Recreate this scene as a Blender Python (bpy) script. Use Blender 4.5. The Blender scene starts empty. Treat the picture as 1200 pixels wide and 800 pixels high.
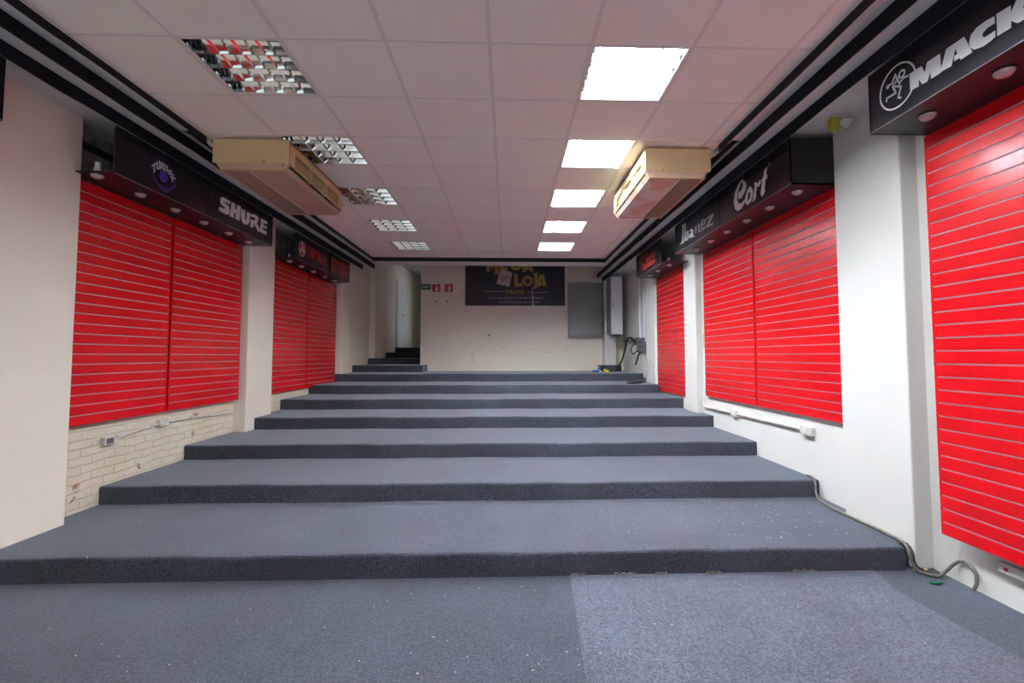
import bpy, bmesh, math, random
from mathutils import Vector, Matrix, Euler
from mathutils.geometry import tessellate_polygon
random.seed(7)
S = bpy.context.scene
COL = S.collection
R = math.radians

# ------------------------------------------------------------------ camera
cam = bpy.data.objects.new('camera', bpy.data.cameras.new('camera'))
COL.objects.link(cam)
cam.data.sensor_width = 36.0
cam.data.lens = 550.05 / 1200 * 36
cam.data.shift_x = (600 - 613.16) / 1200
cam.data.shift_y = -(400 - 388.48) / 1200
cam.data.clip_start = 0.02
cam.matrix_world = Matrix.Translation((0, 0, 1.482)) @ (Matrix.Rotation(R(-1.8551), 4, 'Z') @ Matrix.Rotation(R(2.9288), 4, 'X')
                    @ Matrix.Rotation(R(0.0374), 4, 'Y') @ Matrix.Rotation(R(90), 4, 'X'))
S.camera = cam

# ------------------------------------------------------------------ light and exposure
DAY = 1.05           # daylight that comes in by the open shop front behind the camera
TUBE = 325.0          # fluorescent tubes that are switched on
S.view_settings.view_transform = 'Standard'
S.view_settings.look = 'None'
S.view_settings.gamma = 1.0
S.view_settings.exposure = 0.12
S.view_settings.use_curve_mapping = False
w = bpy.data.worlds.new('daylight'); S.world = w; w.use_nodes = True
w.node_tree.nodes['Background'].inputs[0].default_value = (0.86, 0.93, 1.0, 1)
w.node_tree.nodes['Background'].inputs[1].default_value = DAY
S.cycles.use_denoising = True
S.cycles.max_bounces = 10
S.cycles.diffuse_bounces = 8
S.cycles.glossy_bounces = 4
S.cycles.sample_clamp_indirect = 40

# ------------------------------------------------------------------ materials
def mat(name, col, rough=0.6, metal=0.0, coat=0.0, emit=None, estr=0.0, spec=0.5, sheen=0.0):
    m = bpy.data.materials.new(name); m.use_nodes = True
    b = m.node_tree.nodes['Principled BSDF']
    b.inputs['Base Color'].default_value = (*col, 1)
    b.inputs['Roughness'].default_value = rough
    b.inputs['Metallic'].default_value = metal
    b.inputs['Specular IOR Level'].default_value = spec
    b.inputs['Coat Weight'].default_value = coat
    b.inputs['Coat Roughness'].default_value = 0.12
    b.inputs['Sheen Weight'].default_value = sheen
    if emit:
        b.inputs['Emission Color'].default_value = (*emit, 1)
        b.inputs['Emission Strength'].default_value = estr
    return m

def nodes(m): return m.node_tree.nodes, m.node_tree.links, m.node_tree.nodes['Principled BSDF']

def mottle(m, c2, scale=2.0, lo=0.4, hi=0.7, detail=6, bump=0.0, bscale=40.0, bdist=0.002, fac=1.0):
    """blend the base colour towards c2 with noise and add a fine bump"""
    n, l, b = nodes(m)
    tc = n.new('ShaderNodeTexCoord')
    nz = n.new('ShaderNodeTexNoise'); nz.inputs['Scale'].default_value = scale; nz.inputs['Detail'].default_value = detail
    l.new(tc.outputs['Object'], nz.inputs['Vector'])
    rp = n.new('ShaderNodeMapRange'); rp.inputs['From Min'].default_value = lo; rp.inputs['From Max'].default_value = hi
    rp.inputs['To Max'].default_value = fac
    l.new(nz.outputs['Fac'], rp.inputs['Value'])
    mx = n.new('ShaderNodeMix'); mx.data_type = 'RGBA'
    mx.inputs['A'].default_value = b.inputs['Base Color'].default_value[:]
    mx.inputs['B'].default_value = (*c2, 1)
    l.new(rp.outputs['Result'], mx.inputs['Factor']); l.new(mx.outputs['Result'], b.inputs['Base Color'])
    if bump:
        nb = n.new('ShaderNodeTexNoise'); nb.inputs['Scale'].default_value = bscale; nb.inputs['Detail'].default_value = 5
        l.new(tc.outputs['Object'], nb.inputs['Vector'])
        bp = n.new('ShaderNodeBump'); bp.inputs['Strength'].default_value = bump; bp.inputs['Distance'].default_value = bdist
        l.new(nb.outputs['Fac'], bp.inputs['Height']); l.new(bp.outputs['Normal'], b.inputs['Normal'])
    return m

def carpet(name, base, lift):
    m = mat(name, base, 0.95, spec=0.1, sheen=0.4)
    n, l, b = nodes(m)
    b.inputs['Sheen Tint'].default_value = (0.78, 0.88, 1.0, 1)
    tc = n.new('ShaderNodeTexCoord')
    fine = n.new('ShaderNodeTexNoise'); fine.inputs['Scale'].default_value = 105; fine.inputs['Detail'].default_value = 4
    big = n.new('ShaderNodeTexNoise'); big.inputs['Scale'].default_value = 1.7; big.inputs['Detail'].default_value = 5
    fib = n.new('ShaderNodeTexNoise'); fib.inputs['Scale'].default_value = 45; fib.inputs['Detail'].default_value = 6
    for q in (fine, big, fib): l.new(tc.outputs['Object'], q.inputs['Vector'])
    r1 = n.new('ShaderNodeMapRange'); r1.inputs['From Min'].default_value = 0.36; r1.inputs['From Max'].default_value = 0.64
    l.new(fine.outputs['Fac'], r1.inputs['Value'])
    mx = n.new('ShaderNodeMix'); mx.data_type = 'RGBA'
    mx.inputs['A'].default_value = (*[c * 0.50 for c in base], 1); mx.inputs['B'].default_value = (*[c * lift for c in base], 1)
    l.new(r1.outputs['Result'], mx.inputs['Factor'])
    r2 = n.new('ShaderNodeMapRange'); r2.inputs['From Min'].default_value = 0.3; r2.inputs['From Max'].default_value = 0.7
    r2.inputs['To Min'].default_value = 0.78; r2.inputs['To Max'].default_value = 1.2
    l.new(big.outputs['Fac'], r2.inputs['Value'])
    r3 = n.new('ShaderNodeMapRange'); r3.inputs['From Min'].default_value = 0.3; r3.inputs['From Max'].default_value = 0.7
    r3.inputs['To Min'].default_value = 0.85; r3.inputs['To Max'].default_value = 1.15
    l.new(fib.outputs['Fac'], r3.inputs['Value'])
    mu = n.new('ShaderNodeMath'); mu.operation = 'MULTIPLY'
    l.new(r2.outputs['Result'], mu.inputs[0]); l.new(r3.outputs['Result'], mu.inputs[1])
    vm = n.new('ShaderNodeVectorMath'); vm.operation = 'SCALE'
    l.new(mx.outputs['Result'], vm.inputs[0]); l.new(mu.outputs[0], vm.inputs['Scale'])
    l.new(vm.outputs['Vector'], b.inputs['Base Color'])
    bp = n.new('ShaderNodeBump'); bp.inputs['Strength'].default_value = 0.6; bp.inputs['Distance'].default_value = 0.004
    l.new(fine.outputs['Fac'], bp.inputs['Height']); l.new(bp.outputs['Normal'], b.inputs['Normal'])
    return m

def brick_paint(name):
    m = mat(name, (0.74, 0.70, 0.61), 0.7)
    n, l, b = nodes(m)
    tc = n.new('ShaderNodeTexCoord')
    sp = n.new('ShaderNodeSeparateXYZ'); cb = n.new('ShaderNodeCombineXYZ')
    l.new(tc.outputs['Object'], sp.inputs[0]); l.new(sp.outputs['Y'], cb.inputs['X']); l.new(sp.outputs['Z'], cb.inputs['Y'])
    wob = n.new('ShaderNodeTexNoise'); wob.inputs['Scale'].default_value = 5; wob.inputs['Detail'].default_value = 4
    l.new(cb.outputs[0], wob.inputs['Vector'])
    ws = n.new('ShaderNodeVectorMath'); ws.operation = 'SCALE'; ws.inputs['Scale'].default_value = 0.055
    l.new(wob.outputs['Color'], ws.inputs[0])
    ad = n.new('ShaderNodeVectorMath'); l.new(cb.outputs[0], ad.inputs[0]); l.new(ws.outputs['Vector'], ad.inputs[1])
    br = n.new('ShaderNodeTexBrick'); br.inputs['Scale'].default_value = 1.0
    br.inputs['Brick Width'].default_value = 0.235; br.inputs['Row Height'].default_value = 0.072
    br.inputs['Mortar Size'].default_value = 0.006; br.inputs['Mortar Smooth'].default_value = 0.6
    br.inputs['Color1'].default_value = (1, 1, 1, 1); br.inputs['Color2'].default_value = (0.9, 0.9, 0.9, 1); br.inputs['Mortar'].default_value = (0.1, 0.1, 0.1, 1)
    l.new(ad.outputs['Vector'], br.inputs['Vector'])
    nz = n.new('ShaderNodeTexNoise'); nz.inputs['Scale'].default_value = 14; nz.inputs['Detail'].default_value = 8
    l.new(tc.outputs['Object'], nz.inputs['Vector'])
    sm = n.new('ShaderNodeMath'); sm.operation = 'MULTIPLY_ADD'; sm.inputs[1].default_value = 0.8
    l.new(nz.outputs['Fac'], sm.inputs[0]); l.new(br.outputs['Color'], sm.inputs[2])
    bp = n.new('ShaderNodeBump'); bp.inputs['Strength'].default_value = 0.8; bp.inputs['Distance'].default_value = 0.010
    l.new(sm.outputs[0], bp.inputs['Height']); l.new(bp.outputs['Normal'], b.inputs['Normal'])
    # peeling near the carpet: rusty brick shows through in patches
    n2 = n.new('ShaderNodeTexNoise'); n2.inputs['Scale'].default_value = 5.5; n2.inputs['Detail'].default_value = 9
    l.new(tc.outputs['Object'], n2.inputs['Vector'])
    r = n.new('ShaderNodeMapRange'); r.inputs['From Min'].default_value = 0.66; r.inputs['From Max'].default_value = 0.70
    l.new(n2.outputs['Fac'], r.inputs['Value'])
    n3 = n.new('ShaderNodeTexNoise'); n3.inputs['Scale'].default_value = 2.0; n3.inputs['Detail'].default_value = 4
    l.new(tc.outputs['Object'], n3.inputs['Vector'])
    m1 = n.new('ShaderNodeMix'); m1.data_type = 'RGBA'; m1.inputs['A'].default_value = (0.78, 0.74, 0.66, 1); m1.inputs['B'].default_value = (0.66, 0.55, 0.36, 1)
    l.new(n3.outputs['Fac'], m1.inputs['Factor'])
    m2 = n.new('ShaderNodeMix'); m2.data_type = 'RGBA'; m2.inputs['B'].default_value = (0.36, 0.17, 0.07, 1)
    l.new(r.outputs['Result'], m2.inputs['Factor']); l.new(m1.outputs['Result'], m2.inputs['A'])
    l.new(m2.outputs['Result'], b.inputs['Base Color'])
    return m

M = {}
M['wall'] = mottle(mat('cream wall paint', (0.85, 0.785, 0.67), 0.75), (0.82, 0.745, 0.625), 1.2, 0.45, 0.75, bump=0.25, bscale=55)
M['wall_r'] = mottle(mat('white wall paint', (0.73, 0.71, 0.67), 0.7), (0.70, 0.675, 0.625), 1.2, 0.45, 0.75, bump=0.2, bscale=55)
M['brick'] = brick_paint('painted brick')
M['rough'] = mottle(mat('bare grey plaster', (0.42, 0.40, 0.36), 0.9), (0.14, 0.14, 0.12), 7, 0.4, 0.7, bump=0.8, bscale=25, bdist=0.01)
M['soffit'] = mottle(mat('white soffit board', (0.80, 0.77, 0.75), 0.8), (0.76, 0.73, 0.71), 1.5)
M['slab'] = mat('grey slab', (0.5, 0.48, 0.45), 0.9)
M['tile'] = mottle(mat('mineral ceiling tile', (0.95, 0.88, 0.785), 0.9), (0.93, 0.85, 0.76), 3, bump=0.35, bscale=160, bdist=0.0015)
M['tbar'] = mat('ceiling grid bar', (0.80, 0.735, 0.67), 0.6)
M['fin'] = mottle(mat('black painted fascia', (0.006, 0.007, 0.011), 0.7, spec=0.25), (0.010, 0.011, 0.017), 2)
M['carpet'] = carpet('charcoal felt carpet', (0.040, 0.045, 0.058), 1.65)
M['carpet_light'] = carpet('grey felt carpet', (0.072, 0.081, 0.102), 1.5)
M['red'] = mottle(mat('glossy red laminate', (0.64, 0.005, 0.009), 0.24, coat=0.12, spec=0.3), (0.58, 0.004, 0.009), 4, 0.4, 0.7)
M['groove'] = mat('pale groove liner', (0.56, 0.37, 0.39), 0.4)
M['sign'] = mottle(mat('black sign vinyl', (0.013, 0.011, 0.016), 0.28), (0.026, 0.022, 0.03), 3)
M['signbox'] = mat('black board', (0.012, 0.011, 0.013), 0.45)
M['edge'] = mat('grey edge strip', (0.28, 0.27, 0.28), 0.4)
M['white_letter'] = mat('white vinyl lettering', (0.90, 0.91, 0.93), 0.4)
M['grey_letter'] = mat('faded grey lettering', (0.38, 0.35, 0.38), 0.4)
M['red_letter'] = mat('red vinyl lettering', (0.75, 0.05, 0.03), 0.4)
M['darkred_letter'] = mat('dull red lettering', (0.55, 0.03, 0.02), 0.4)
M['blue'] = mat('blue vinyl', (0.11, 0.06, 0.55), 0.4)
M['purple'] = mat('purple vinyl', (0.075, 0.04, 0.27), 0.4)
M['gold'] = mat('gold print', (0.36, 0.25, 0.055), 0.45)
M['orange'] = mat('orange gold print', (0.38, 0.20, 0.05), 0.45)
M['beige'] = mat('beige card', (0.46, 0.39, 0.34), 0.5)
M['brown'] = mat('brown print', (0.25, 0.12, 0.05), 0.5)
M['greyprint'] = mat('pale print', (0.36, 0.37, 0.42), 0.5)
M['banner'] = mat('navy black banner', (0.012, 0.012, 0.026), 0.5)
M['bulb'] = mat('frosted bulb glass', (0.52, 0.42, 0.385), 0.25, coat=0.3)
M['white_plastic'] = mat('white plastic', (0.76, 0.75, 0.72), 0.45)
M['dirty_plastic'] = mottle(mat('aged white plastic', (0.66, 0.63, 0.57), 0.5), (0.45, 0.42, 0.37), 30, 0.5, 0.7)
M['mirror'] = mat('mirrored reflector', (0.80, 0.82, 0.80), 0.10, metal=1.0)
M['matt_reflector'] = mat('bright reflector', (0.88, 0.90, 0.93), 0.22, metal=1.0)
M['housing'] = mat('dark fixture housing', (0.10, 0.09, 0.09), 0.5)
M['jbox'] = mat('dark grey box plastic', (0.13, 0.14, 0.155), 0.5)
M['tube_off'] = mat('unlit tube', (0.55, 0.56, 0.54), 0.3)
M['tube_on'] = mat('lit tube', (0.9, 0.95, 1.0), 0.4, emit=(0.86, 0.94, 1.0), estr=TUBE)
M['black'] = mat('black plastic', (0.015, 0.015, 0.017), 0.45)
M['cable'] = mat('black cable', (0.02, 0.02, 0.022), 0.5)
M['grey_cable'] = mottle(mat('grey cable sheath', (0.13, 0.115, 0.10), 0.6), (0.22, 0.19, 0.16), 30)
M['ac'] = mottle(mat('yellowed cream casing', (0.66, 0.50, 0.27), 0.5), (0.60, 0.44, 0.22), 3)
M['ac_trim'] = mat('beige casing edge', (0.55, 0.38, 0.25), 0.5)
M['ac_under_l'] = mottle(mat('tan underside', (0.50, 0.34, 0.25), 0.55), (0.46, 0.30, 0.22), 2)
M['ac_under_r'] = mottle(mat('stained underside', (0.66, 0.38, 0.28), 0.55), (0.70, 0.60, 0.52), 2.6, 0.46, 0.52)
M['ac_grille'] = mottle(mat('brown return mesh', (0.28, 0.20, 0.14), 0.6), (0.35, 0.26, 0.19), 20)
M['steel'] = mottle(mat('grey painted steel', (0.25, 0.26, 0.26), 0.4), (0.20, 0.21, 0.21), 2)
M['steel_light'] = mat('pale grey steel', (0.78, 0.80, 0.86), 0.45)
M['steel_dark'] = mat('dark grey steel', (0.10, 0.10, 0.10), 0.5)
M['green'] = mat('green sign', (0.01, 0.10, 0.05), 0.4)
M['firered'] = mat('fire sign red', (0.50, 0.02, 0.025), 0.4)
M['bluebit'] = mat('blue plastic', (0.02, 0.10, 0.45), 0.35)
M['yellowbit'] = mat('yellow plastic', (0.75, 0.62, 0.03), 0.35)
M['yellow_glass'] = mat('yellow green plastic', (0.50, 0.48, 0.06), 0.3)
M['greenbit'] = mat('green plastic', (0.01, 0.16, 0.07), 0.3)
M['door'] = mat('white door paint', (0.80, 0.79, 0.76), 0.5)
M['chip'] = mat('paint flake', (0.8, 0.79, 0.76), 0.7)
M['foam'] = mat('yellow foam residue', (0.68, 0.50, 0.20), 0.8)

# ------------------------------------------------------------------ mesh helpers
class MB:
    def __init__(s): s.b = bmesh.new()
    def face(s, pts):
        try: s.b.faces.new([s.b.verts.new(p) for p in pts])
        except ValueError: pass
        return s
    def box(s, x0, x1, y0, y1, z0, z1, bev=0.0, seg=2):
        r = bmesh.ops.create_cube(s.b, size=1.0)
        vs = r['verts']
        for v in vs:
            v.co = Vector(((x0 + x1) / 2 + v.co.x * (x1 - x0), (y0 + y1) / 2 + v.co.y * (y1 - y0), (z0 + z1) / 2 + v.co.z * (z1 - z0)))
        if bev:
            es = list({e for v in vs for e in v.link_edges})
            bmesh.ops.bevel(s.b, geom=es, offset=bev, segments=seg, profile=0.5, affect='EDGES')
        return s
    def prism(s, loops, ax, c0, c1):
        """extrude a polygon (first loop outer, the rest holes) between ax=c0 and ax=c1"""
        def P(p, c): return (c, p[0], p[1]) if ax == 'X' else ((p[0], c, p[1]) if ax == 'Y' else (p[0], p[1], c))
        loops = [[tuple(q) for q in lp] for lp in loops]
        flat = [q for lp in loops for q in lp]
        tris = tessellate_polygon([[Vector((a, b, 0)) for a, b in lp] for lp in loops])
        f = [s.b.verts.new(P(q, c0)) for q in flat]; g = [s.b.verts.new(P(q, c1)) for q in flat]
        for t in tris:
            for vs in (f, g):
                try: s.b.faces.new([vs[i] for i in t])
                except ValueError: pass
        k = 0
        for lp in loops:
            n = len(lp)
            for i in range(n):
                a, b_ = k + i, k + (i + 1) % n
                try: s.b.faces.new([f[a], f[b_], g[b_], g[a]])
                except ValueError: pass
            k += n
        return s
    def tube(s, pts, r, n=8, closed=False):
        pts = [Vector(p) for p in pts]; rings = []
        up0 = None
        for i, p in enumerate(pts):
            a = pts[max(i - 1, 0)]; c = pts[min(i + 1, len(pts) - 1)]
            d = (c - a).normalized()
            if up0 is None:
                up0 = Vector((0, 0, 1)) if abs(d.z) < 0.9 else Vector((1, 0, 0))
            sd = d.cross(up0)
            if sd.length < 1e-4: sd = d.cross(Vector((0, 1, 0)))
            sd.normalize(); up = sd.cross(d).normalized(); up0 = up
            rr = r[i] if isinstance(r, (list, tuple)) else r
            rings.append([s.b.verts.new(p + (sd * math.cos(2 * math.pi * k / n) + up * math.sin(2 * math.pi * k / n)) * rr) for k in range(n)])
        for a, c in zip(rings, rings[1:]):
            for k in range(n): s.b.faces.new([a[k], a[(k + 1) % n], c[(k + 1) % n], c[k]])
        s.b.faces.new(rings[0][::-1]); s.b.faces.new(rings[-1])
        return s
    def lathe(s, prof, cx, cy, n=20):
        """profile of (radius, z) turned about the vertical through cx, cy"""
        rings = [[s.b.verts.new((cx + r * math.cos(2 * math.pi * k / n), cy + r * math.sin(2 * math.pi * k / n), z)) for k in range(n)] for r, z in prof]
        for a, c in zip(rings, rings[1:]):
            for k in range(n): s.b.faces.new([a[k], a[(k + 1) % n], c[(k + 1) % n], c[k]])
        s.b.faces.new(rings[0][::-1]); s.b.faces.new(rings[-1])
        return s
    def stroke(s, pts, wdt, ax, c0, c1):
        """flat stroke of given width along 2D points, as thin extruded quads"""
        for a, b_ in zip(pts, pts[1:]):
            a, b_ = Vector(a), Vector(b_); d = b_ - a
            if d.length < 1e-6: continue
            d.normalize(); nrm = Vector((-d.y, d.x)) * wdt / 2; e = d * wdt * 0.4
            s.prism([[tuple(a - e + nrm), tuple(b_ + e + nrm), tuple(b_ + e - nrm), tuple(a - e - nrm)]], ax, c0, c1)
        return s
    def ring(s, cy, cz, r0, r1, ax, c0, c1, n=36):
        cs = [(math.cos(2 * math.pi * k / n), math.sin(2 * math.pi * k / n)) for k in range(n)]
        lp = [[(cy + r1 * a, cz + r1 * b_) for a, b_ in cs]]
        if r0: lp.append([(cy + r0 * a, cz + r0 * b_) for a, b_ in cs][::-1])
        return s.prism(lp, ax, c0, c1)

def wloc(o):
    v = Vector((0, 0, 0))
    while o: v = v + o.location; o = o.parent
    return v

def obj(name, mb, m, parent=None, smooth=False, origin=None):
    b = mb.b
    bmesh.ops.recalc_face_normals(b, faces=b.faces[:])
    me = bpy.data.meshes.new(name)
    b.verts.ensure_lookup_table()
    if parent is None:
        if origin is None:
            xs = [v.co.x for v in b.verts]; ys = [v.co.y for v in b.verts]; zs = [v.co.z for v in b.verts]
            origin = Vector(((min(xs) + max(xs)) / 2, (min(ys) + max(ys)) / 2, min(zs)))
        off = Vector(origin)
    else:
        off = wloc(parent)
    bmesh.ops.translate(b, verts=b.verts[:], vec=-off)
    b.to_mesh(me); b.free()
    me.materials.append(M[m] if isinstance(m, str) else m)
    if smooth:
        for p in me.polygons: p.use_smooth = True
        try: me.set_sharp_from_angle(angle=R(40))
        except Exception: pass
    o = bpy.data.objects.new(name, me); COL.objects.link(o)
    if parent is None: o.location = off
    else: o.parent = parent
    return o

def tag(o, label, cat, group=None):
    o['label'] = label; o['category'] = cat
    if group: o['group'] = group
    return o

def thing(name, label, cat, loc, group=None):
    o = bpy.data.objects.new(name, None); COL.objects.link(o); o.location = loc
    o.empty_display_size = 0.1
    return tag(o, label, cat, group)

def struct(name, mb, m, label=None, smooth=False):
    o = obj(name, mb, m, smooth=smooth); o['kind'] = 'structure'
    if label: o['label'] = label
    return o

def dup(o, loc, label=None, parent=None):
    c = o.copy(); COL.objects.link(c)
    if parent is None: c.location = loc
    else: c.parent = parent
    if label: c['label'] = label
    for ch in [x for x in bpy.data.objects if x.parent == o]: dup(ch, None, None, c)
    return c

def text(name, body, m, parent, ax, c, left, right, base, top, bold=0.0, shear=0.0, thick=0.002, side=1):
    """lettering fitted to a box: on an X plane readable towards side (+1 seen from +X looking to -X), on a Y plane seen from -Y"""
    cu = bpy.data.curves.new(name, 'FONT'); cu.body = body; cu.offset = bold; cu.shear = shear; cu.fill_mode = 'BOTH'
    tmp = bpy.data.objects.new(name, cu); COL.objects.link(tmp)
    dg = bpy.context.evaluated_depsgraph_get()
    me = bpy.data.meshes.new_from_object(tmp.evaluated_get(dg))
    bpy.data.objects.remove(tmp); bpy.data.curves.remove(cu)
    b = bmesh.new(); b.from_mesh(me); bpy.data.meshes.remove(me)
    xs = [v.co.x for v in b.verts]; ys = [v.co.y for v in b.verts]
    x0, x1, y0, y1 = min(xs), max(xs), min(ys), max(ys)
    for v in b.verts:
        u = (v.co.x - x0) / (x1 - x0); t = (v.co.y - y0) / (y1 - y0)
        h = left + (right - left) * u; z = base + (top - base) * t
        v.co = Vector((c, h, z)) if ax == 'X' else Vector((h, c, z))
    e = bmesh.ops.extrude_face_region(b, geom=b.faces[:])
    d = Vector((thick * side, 0, 0)) if ax == 'X' else Vector((0, -thick, 0))
    bmesh.ops.translate(b, verts=[q for q in e['geom'] if isinstance(q, bmesh.types.BMVert)], vec=d)
    mb = MB(); mb.b.free(); mb.b = b
    return obj(name, mb, m, parent)

H = 0.1576                     # riser
CE = 3.376                     # tile ceiling
SO = 3.43                      # soffit board
SLAB = 4.42
T_MACK = [[[2.705,3.092],[2.705,3.198],[2.622,3.195],[2.602,3.142],[2.584,3.195],[2.502,3.192],[2.501,3.081],[2.564,3.082],[2.566,3.131],[2.589,3.081],[2.623,3.085],[2.644,3.13],[2.645,3.086]],[[2.506,3.086],[2.465,3.193],[2.361,3.192],[2.322,3.081],[2.385,3.08],[2.392,3.095],[2.422,3.096],[2.419,3.124],[2.402,3.124],[2.413,3.161],[2.44,3.079]],[[2.204,3.189],[2.244,3.196],[2.292,3.195],[2.325,3.176],[2.336,3.142],[2.331,3.11],[2.311,3.087],[2.267,3.074],[2.233,3.075],[2.205,3.083],[2.204,3.115],[2.231,3.114],[2.257,3.115],[2.268,3.129],[2.264,3.144],[2.242,3.154],[2.204,3.153]],[[2.194,3.192],[2.128,3.187],[2.128,3.15],[2.098,3.199],[2.039,3.198],[2.075,3.137],[2.038,3.073],[2.101,3.077],[2.13,3.11],[2.131,3.076],[2.195,3.079]]]
T_MAN = [[[2.72,3.194],[2.746,3.2],[2.779,3.187]],[[2.809,3.257],[2.833,3.216],[2.861,3.217]],[[2.809,3.257],[2.779,3.182]],[[2.79,3.219],[2.831,3.194]],[[2.831,3.194],[2.769,3.157]],[[2.769,3.157],[2.793,3.099],[2.775,3.089]],[[2.831,3.194],[2.809,3.139],[2.881,3.143],[2.882,3.125]],[[2.779,3.187],[2.783,3.166]],[[2.76,3.233]]]
T_CORT = [[[[4.731,3.311],[4.679,3.264],[4.666,3.224],[4.704,3.175],[4.779,3.134],[4.838,3.144],[4.845,3.185],[4.822,3.225],[4.791,3.206],[4.754,3.232],[4.736,3.266],[4.751,3.295],[4.787,3.292],[4.846,3.233],[4.869,3.168],[4.852,3.114],[4.805,3.081],[4.742,3.086],[4.687,3.103],[4.715,3.061],[4.784,3.024],[4.857,3.02],[4.921,3.063],[4.942,3.144],[4.921,3.227],[4.851,3.292],[4.778,3.321]]],[[[4.586,3.191],[4.545,3.141],[4.548,3.082],[4.586,3.034],[4.654,3.017],[4.698,3.051],[4.698,3.11],[4.661,3.168],[4.615,3.19]],[[4.61,3.142],[4.59,3.119],[4.599,3.084],[4.637,3.058],[4.651,3.075],[4.646,3.116],[4.63,3.141]]],[[[4.521,3.193],[4.479,3.196],[4.459,3.167],[4.41,3.189],[4.394,3.161],[4.427,3.129],[4.467,3.143],[4.483,3.104],[4.496,3.034],[4.544,3.02],[4.565,3.027],[4.535,3.062],[4.518,3.117],[4.508,3.166]]],[[[4.281,3.266],[4.297,3.197],[4.279,3.182],[4.293,3.152],[4.312,3.159],[4.336,3.066],[4.324,3.058],[4.345,3.026],[4.385,3.014],[4.404,3.046],[4.371,3.16],[4.391,3.174],[4.363,3.186],[4.35,3.195],[4.334,3.247]]],[[[4.24,3.274],[4.224,3.267]]]]
T_IBANEZ = [[[[6.484,3.32],[6.317,3.311],[6.342,3.277],[6.382,3.271],[6.408,3.083],[6.38,3.067],[6.405,3.055],[6.564,3.059],[6.488,3.076],[6.471,3.085],[6.438,3.263],[6.466,3.294]]],[[[6.311,3.278],[6.332,3.181],[6.246,3.189],[6.219,3.151],[6.229,3.074],[6.299,3.054],[6.38,3.076],[6.361,3.215],[6.346,3.274]],[[6.294,3.162],[6.264,3.145],[6.274,3.094],[6.32,3.088]]],[[[6.191,3.17],[6.113,3.175],[6.06,3.143],[6.069,3.059],[6.011,3.062],[6.022,3.047],[6.086,3.047],[6.118,3.063],[6.174,3.052],[6.206,3.082],[6.193,3.118],[6.126,3.126],[6.125,3.148],[6.169,3.146]]],[[[6.027,3.176],[5.964,3.168],[5.954,3.152],[5.881,3.182],[5.852,3.161],[5.846,3.077],[5.806,3.066],[5.807,3.05],[5.897,3.065],[5.908,3.16],[5.944,3.145],[5.954,3.072],[6.01,3.078],[6.0,3.152]]],[[[5.694,3.185],[5.658,3.146],[5.678,3.112],[5.784,3.117],[5.776,3.09],[5.68,3.088],[5.662,3.071],[5.748,3.054],[5.806,3.074],[5.823,3.128],[5.811,3.182],[5.761,3.197]],[[5.764,3.136],[5.706,3.136],[5.714,3.163],[5.752,3.17]]],[[[5.638,3.176],[5.443,3.175],[5.449,3.152],[5.572,3.078],[5.497,3.068],[5.457,3.087],[5.472,3.042],[5.653,3.058],[5.652,3.08],[5.538,3.151],[5.601,3.158],[5.648,3.148]]]]
T_TURBOX = [[[4.243,3.187],[4.288,3.227]],[[4.266,3.207],[4.273,3.148]],[[4.299,3.247],[4.302,3.186],[4.329,3.197],[4.327,3.268]],[[4.345,3.203],[4.349,3.262],[4.377,3.268],[4.378,3.25],[4.353,3.229],[4.38,3.213]],[[4.391,3.262],[4.393,3.209],[4.427,3.212],[4.431,3.262],[4.391,3.262]],[[4.391,3.234],[4.431,3.238]],[[4.455,3.234],[4.485,3.232],[4.475,3.197],[4.444,3.199],[4.455,3.234]],[[4.501,3.211],[4.5,3.142]],[[4.473,3.174],[4.537,3.181]]]
T_TURBOLOW = [[4.248,3.106],[4.32,3.062],[4.425,3.053],[4.499,3.086],[4.551,3.161],[4.55,3.104],[4.509,3.064],[4.467,3.043],[4.444,3.008],[4.395,3.0],[4.354,3.015],[4.329,3.042],[4.273,3.068]]
T_SHURE = [[[5.432,3.26],[5.296,3.262],[5.249,3.244],[5.239,3.184],[5.274,3.166],[5.337,3.156],[5.317,3.133],[5.235,3.136],[5.221,3.09],[5.369,3.084],[5.411,3.106],[5.422,3.161],[5.406,3.191],[5.327,3.204],[5.32,3.219],[5.419,3.221]],[[5.454,3.259],[5.531,3.264],[5.523,3.202],[5.558,3.204],[5.566,3.262],[5.643,3.266],[5.621,3.087],[5.537,3.087],[5.541,3.15],[5.507,3.148],[5.504,3.09],[5.422,3.085],[5.444,3.168]],[[5.652,3.245],[5.737,3.251],[5.735,3.14],[5.757,3.138],[5.772,3.165],[5.773,3.246],[5.848,3.249],[5.837,3.142],[5.806,3.096],[5.757,3.078],[5.684,3.084],[5.65,3.134]],[[5.857,3.242],[5.976,3.269],[6.043,3.249],[6.039,3.205],[6.008,3.172],[6.069,3.117],[6.055,3.058],[5.954,3.133],[5.935,3.152],[5.928,3.088],[5.85,3.08],[5.862,3.18],[5.937,3.181],[5.974,3.211],[5.949,3.222],[5.855,3.209]],[[6.103,3.263],[6.264,3.261],[6.256,3.221],[6.17,3.219],[6.166,3.191],[6.258,3.192],[6.253,3.16],[6.158,3.159],[6.153,3.127],[6.255,3.125],[6.25,3.081],[6.071,3.078],[6.098,3.188]]]
T_RED = [[[8.148,3.107],[7.661,3.091],[7.698,3.034],[8.308,3.011],[8.368,3.016],[8.384,3.101],[8.502,3.219],[8.245,3.097]],[[8.182,3.36],[8.098,3.353],[8.125,3.188],[8.061,3.175],[8.078,3.133],[8.204,3.135]]]
T_REDSTROKE = [[[8.5,3.266],[8.489,3.062]],[[8.435,3.329],[8.398,3.233]],[[8.334,3.313],[8.282,3.139]]]
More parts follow.
